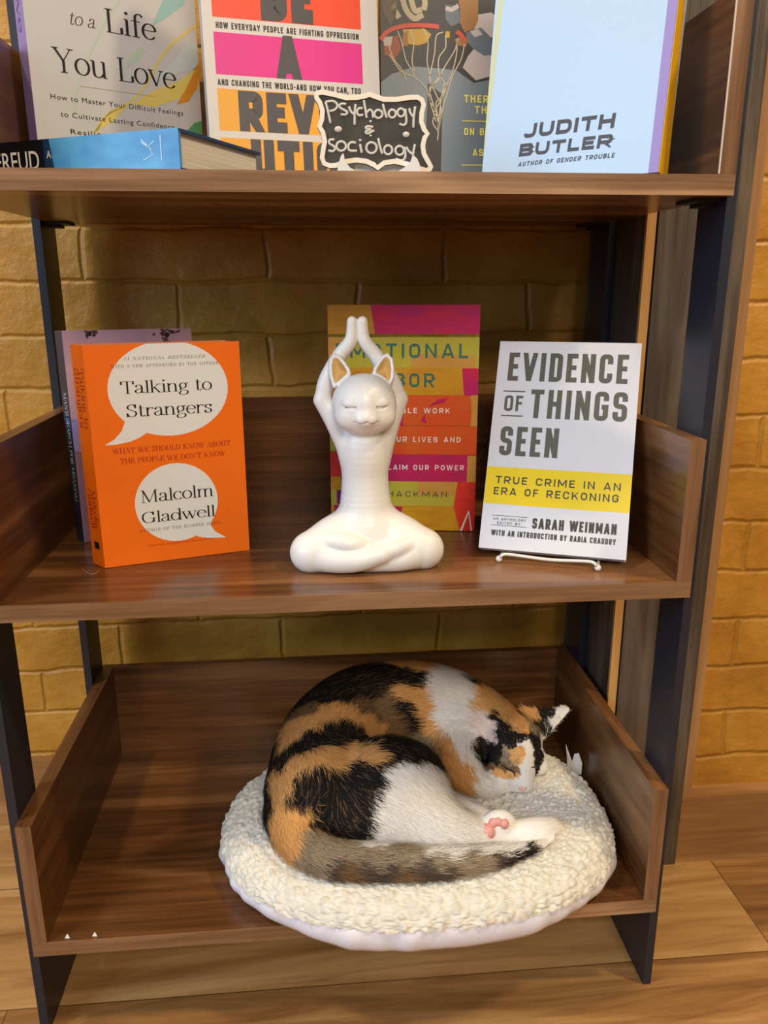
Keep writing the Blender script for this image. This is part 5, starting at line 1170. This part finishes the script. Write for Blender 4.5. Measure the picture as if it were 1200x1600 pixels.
FA = np.array([f[0] for f in FLOW]); FB = np.array([f[1] for f in FLOW]); FD = np.array([f[2]/np.linalg.norm(f[2]) for f in FLOW]); FRr = np.array([f[3] for f in FLOW])
NSTR = 95000
a_, b_, c_, d_ = (CV[CFc[:, i]] for i in range(4))
fn = np.cross(c_-a_, d_-b_); ar = np.linalg.norm(fn, axis=1); fn = fn/(ar[:, None]+1e-12)
up = (a_[:, 2] > bed_z(a_)+0.0066)
pr = ar*up; pr /= pr.sum()
pick = RNG.choice(len(CFc), NSTR, p=pr)
u_, v_ = RNG.random((2, NSTR, 1))
root_p = (a_[pick]*(1-u_)+b_[pick]*u_)*(1-v_)+(d_[pick]*(1-u_)+c_[pick]*u_)*v_
# vertex normals, for a smooth lie
vn = np.zeros_like(CV)
for i in range(4): np.add.at(vn, CFc[:, i], fn)
vn /= np.linalg.norm(vn, axis=1, keepdims=True)+1e-12
N3 = vn[CFc[pick, 0]]
AB = FB-FA; LL = (AB**2).sum(1)
dist = np.empty((NSTR, len(FLOW)))
for i in range(len(FLOW)):
    t = np.clip(((root_p-FA[i])@AB[i])/LL[i], 0, 1)
    dist[:, i] = np.linalg.norm(root_p-(FA[i]+t[:, None]*AB[i]), axis=1)-FRr[i]
wgt = np.exp(-(dist-dist.min(1, keepdims=True))/0.006)
dirv = wgt@FD
dirv += RNG.normal(0, 0.20, dirv.shape)*np.linalg.norm(dirv, axis=1, keepdims=True)
dirv -= N3*(dirv*N3).sum(1, keepdims=True); dirv /= np.linalg.norm(dirv, axis=1, keepdims=True)+1e-12
def near(c, r0, r1): return np.clip((np.linalg.norm(root_p-np.array(c), axis=1)-r0)/(r1-r0), 0, 1)
ln = np.full(NSTR, 0.0125)
ln *= 0.20+0.80*near(cp(808,1195,.030), 0.030, 0.060)
for c in ((840,1302,.014), (785,1306,.014), (778,1293,.021)): ln *= 0.30+0.70*near(cp(*c), 0.016, 0.040)
for c in ((765,1140,.055), (855,1122,.056), (880,1108,.064)): ln *= 0.45+0.55*near(cp(*c), 0.012, 0.026)
ln *= RNG.uniform(0.6, 1.25, NSTR)
lift = np.where(ln < 0.005, 0.22, 0.34)[:, None]
L_ = ln[:, None]; side = np.cross(dirv, N3); wd = (0.00024+0.012*ln)[:, None]*0.62
p0 = root_p-N3*0.0004; p1 = root_p+(dirv*0.52+N3*lift*0.62)*L_; p2 = root_p+(dirv*1.0+N3*lift*0.62)*L_
V = np.stack([p0-side*wd, p0+side*wd, p1-side*wd*0.75, p1+side*wd*0.75, p2-side*wd*0.12, p2+side*wd*0.12], 1).reshape(-1, 3)
V[:, 2] = np.maximum(V[:, 2], bed_z(V)+0.0060)
i6 = np.arange(NSTR)[:, None]*6
Fq = np.concatenate([i6+np.array([[0, 1, 3, 2]]), i6+np.array([[2, 3, 5, 4]])])
fur = np_mesh('fur', V-CO, Fq, fur_m, cat); fur['kind'] = 'stuff'
cols = np.array([coat(p, 0.0022) for p in root_p])*RNG.uniform(0.80, 1.12, (NSTR, 1))
set_col(fur, np.clip(np.repeat(cols, 6, 0), 0, 1))
# face, paw pads and whiskers
BV = kdtree.KDTree(len(CV))
for i, p in enumerate(CV): BV.insert(Vector(p), i)
BV.balance()
def skin(p, off):
    q, i, _ = BV.find(Vector(p)); return Vector(p)+Vector(vn[i])*off-Vector(CO)
lid = mat('eyelid_line', srgb(34, 24, 22), 0.5)
for pts in ([(0.4889, 0.1408, 0.1949), (0.4933, 0.1369, 0.193), (0.4976, 0.1326, 0.1923), (0.5013, 0.1292, 0.1918), (0.5022, 0.1265, 0.1876)], [(0.5212, 0.1316, 0.1948), (0.5288, 0.1392, 0.1901), (0.5362, 0.146, 0.1886), (0.542, 0.1508, 0.1912)]):
    bm = bmesh.new(); q = [Vector(v) for v in catmull([np.array(skin(p, 0.0012)) for p in pts], 5)]
    tube(bm, q, [0.0003+0.0008*math.sin(math.pi*(i+0.5)/len(q)) for i in range(len(q))], 8); bm_obj('closed_eye', bm, lid, cat, True)
pinkm = mat('pink_skin', srgb(222, 158, 150), 0.5)
bm = bmesh.new()
for p, r in (((0.5078, 0.1212, 0.1752), .0026), ((0.5128, 0.1206, 0.1752), .0026), ((0.5103, 0.1206, 0.1728), .0026)):
    bmesh.ops.create_uvsphere(bm, u_segments=12, v_segments=8, radius=r, matrix=Matrix.Translation(skin(p, -0.0006)))
bm_obj('nose', bm, mat('pink_nose', srgb(228, 188, 178), 0.45), cat, True)
for p, r in (((0.4527, 0.0391, 0.1852), .0086), ((0.4575, 0.0432, 0.1912), .0054), ((0.4630, 0.0428, 0.1925), .0050), ((0.4695, 0.0411, 0.1905), .0056)):
    bm = bmesh.new(); bmesh.ops.create_uvsphere(bm, u_segments=16, v_segments=10, radius=r, matrix=Matrix.Translation(skin(p, -0.45*r)))
    bm_obj('paw_pad', bm, pinkm, cat, True)
whm = mat('whisker_white', srgb(240, 238, 234), 0.4)
for sx, p in ((-1, (0.5028, 0.1239, 0.1768)), (1, (0.5187, 0.1222, 0.1785))):
    for k in range(4):
        bm = bmesh.new(); a = skin((p[0], p[1], p[2]-0.002*k), 0.0)
        e = a+Vector((sx*(0.030+0.004*k), -0.004-0.003*k, 0.012-0.003*k)); m_ = (a+e)/2+Vector((0, -0.003, 0.004))
        tube(bm, [Vector(q) for q in catmull([np.array(a), np.array(m_), np.array(e)], 5)], 0.00016, 5); bm_obj('whisker', bm, whm, cat, True)
# ------------------------------------------------------------------ crumbs and a stray thread
paper_w = mat('white_paper_scrap', srgb(236, 234, 228), 0.7)
for (px, py), lab in (((105, 1470), 'tiny white paper scrap nearer the corner, on the front edge of the bottom shelf'), ((148, 1469), 'tiny white paper scrap nearer the pet bed, on the front edge of the bottom shelf')):
    q = at(px, py, 1, 0.003); bm = bmesh.new()
    v = [bm.verts.new(c) for c in ((-0.0024, 0, 0.0002), (0.0026, -0.0005, 0.0002), (0.0018, 0.0016, 0.0003), (0.0004, 0.0006, 0.0048), (-0.0006, 0.0012, 0.0030))]
    for f in ((0,1,3), (1,2,3), (2,4,3), (4,0,3), (0,4,2,1)): bm.faces.new([v[i] for i in f])
    o = bm_obj('paper_scrap', bm, paper_w); o.location = (q[0], 0.004, Z0+0.0001); tag(o, lab, 'paper scrap', 'paper scraps on the bottom shelf edge')
bm = bmesh.new()
tube(bm, [Vector(q) for q in catmull([(x, y, Z1+0.0007) for x, y in [tuple(at(px, py, 2, Z1)[:2]) for px, py in ((128, 890), (136, 896), (146, 898), (156, 892))]], 6)], 0.0003, 6)
tag(bm_obj('thread', bm, mat('tan_thread', srgb(170, 140, 110), 0.8), None, True), 'short curled thread on the middle shelf in front of the orange paperback', 'thread')
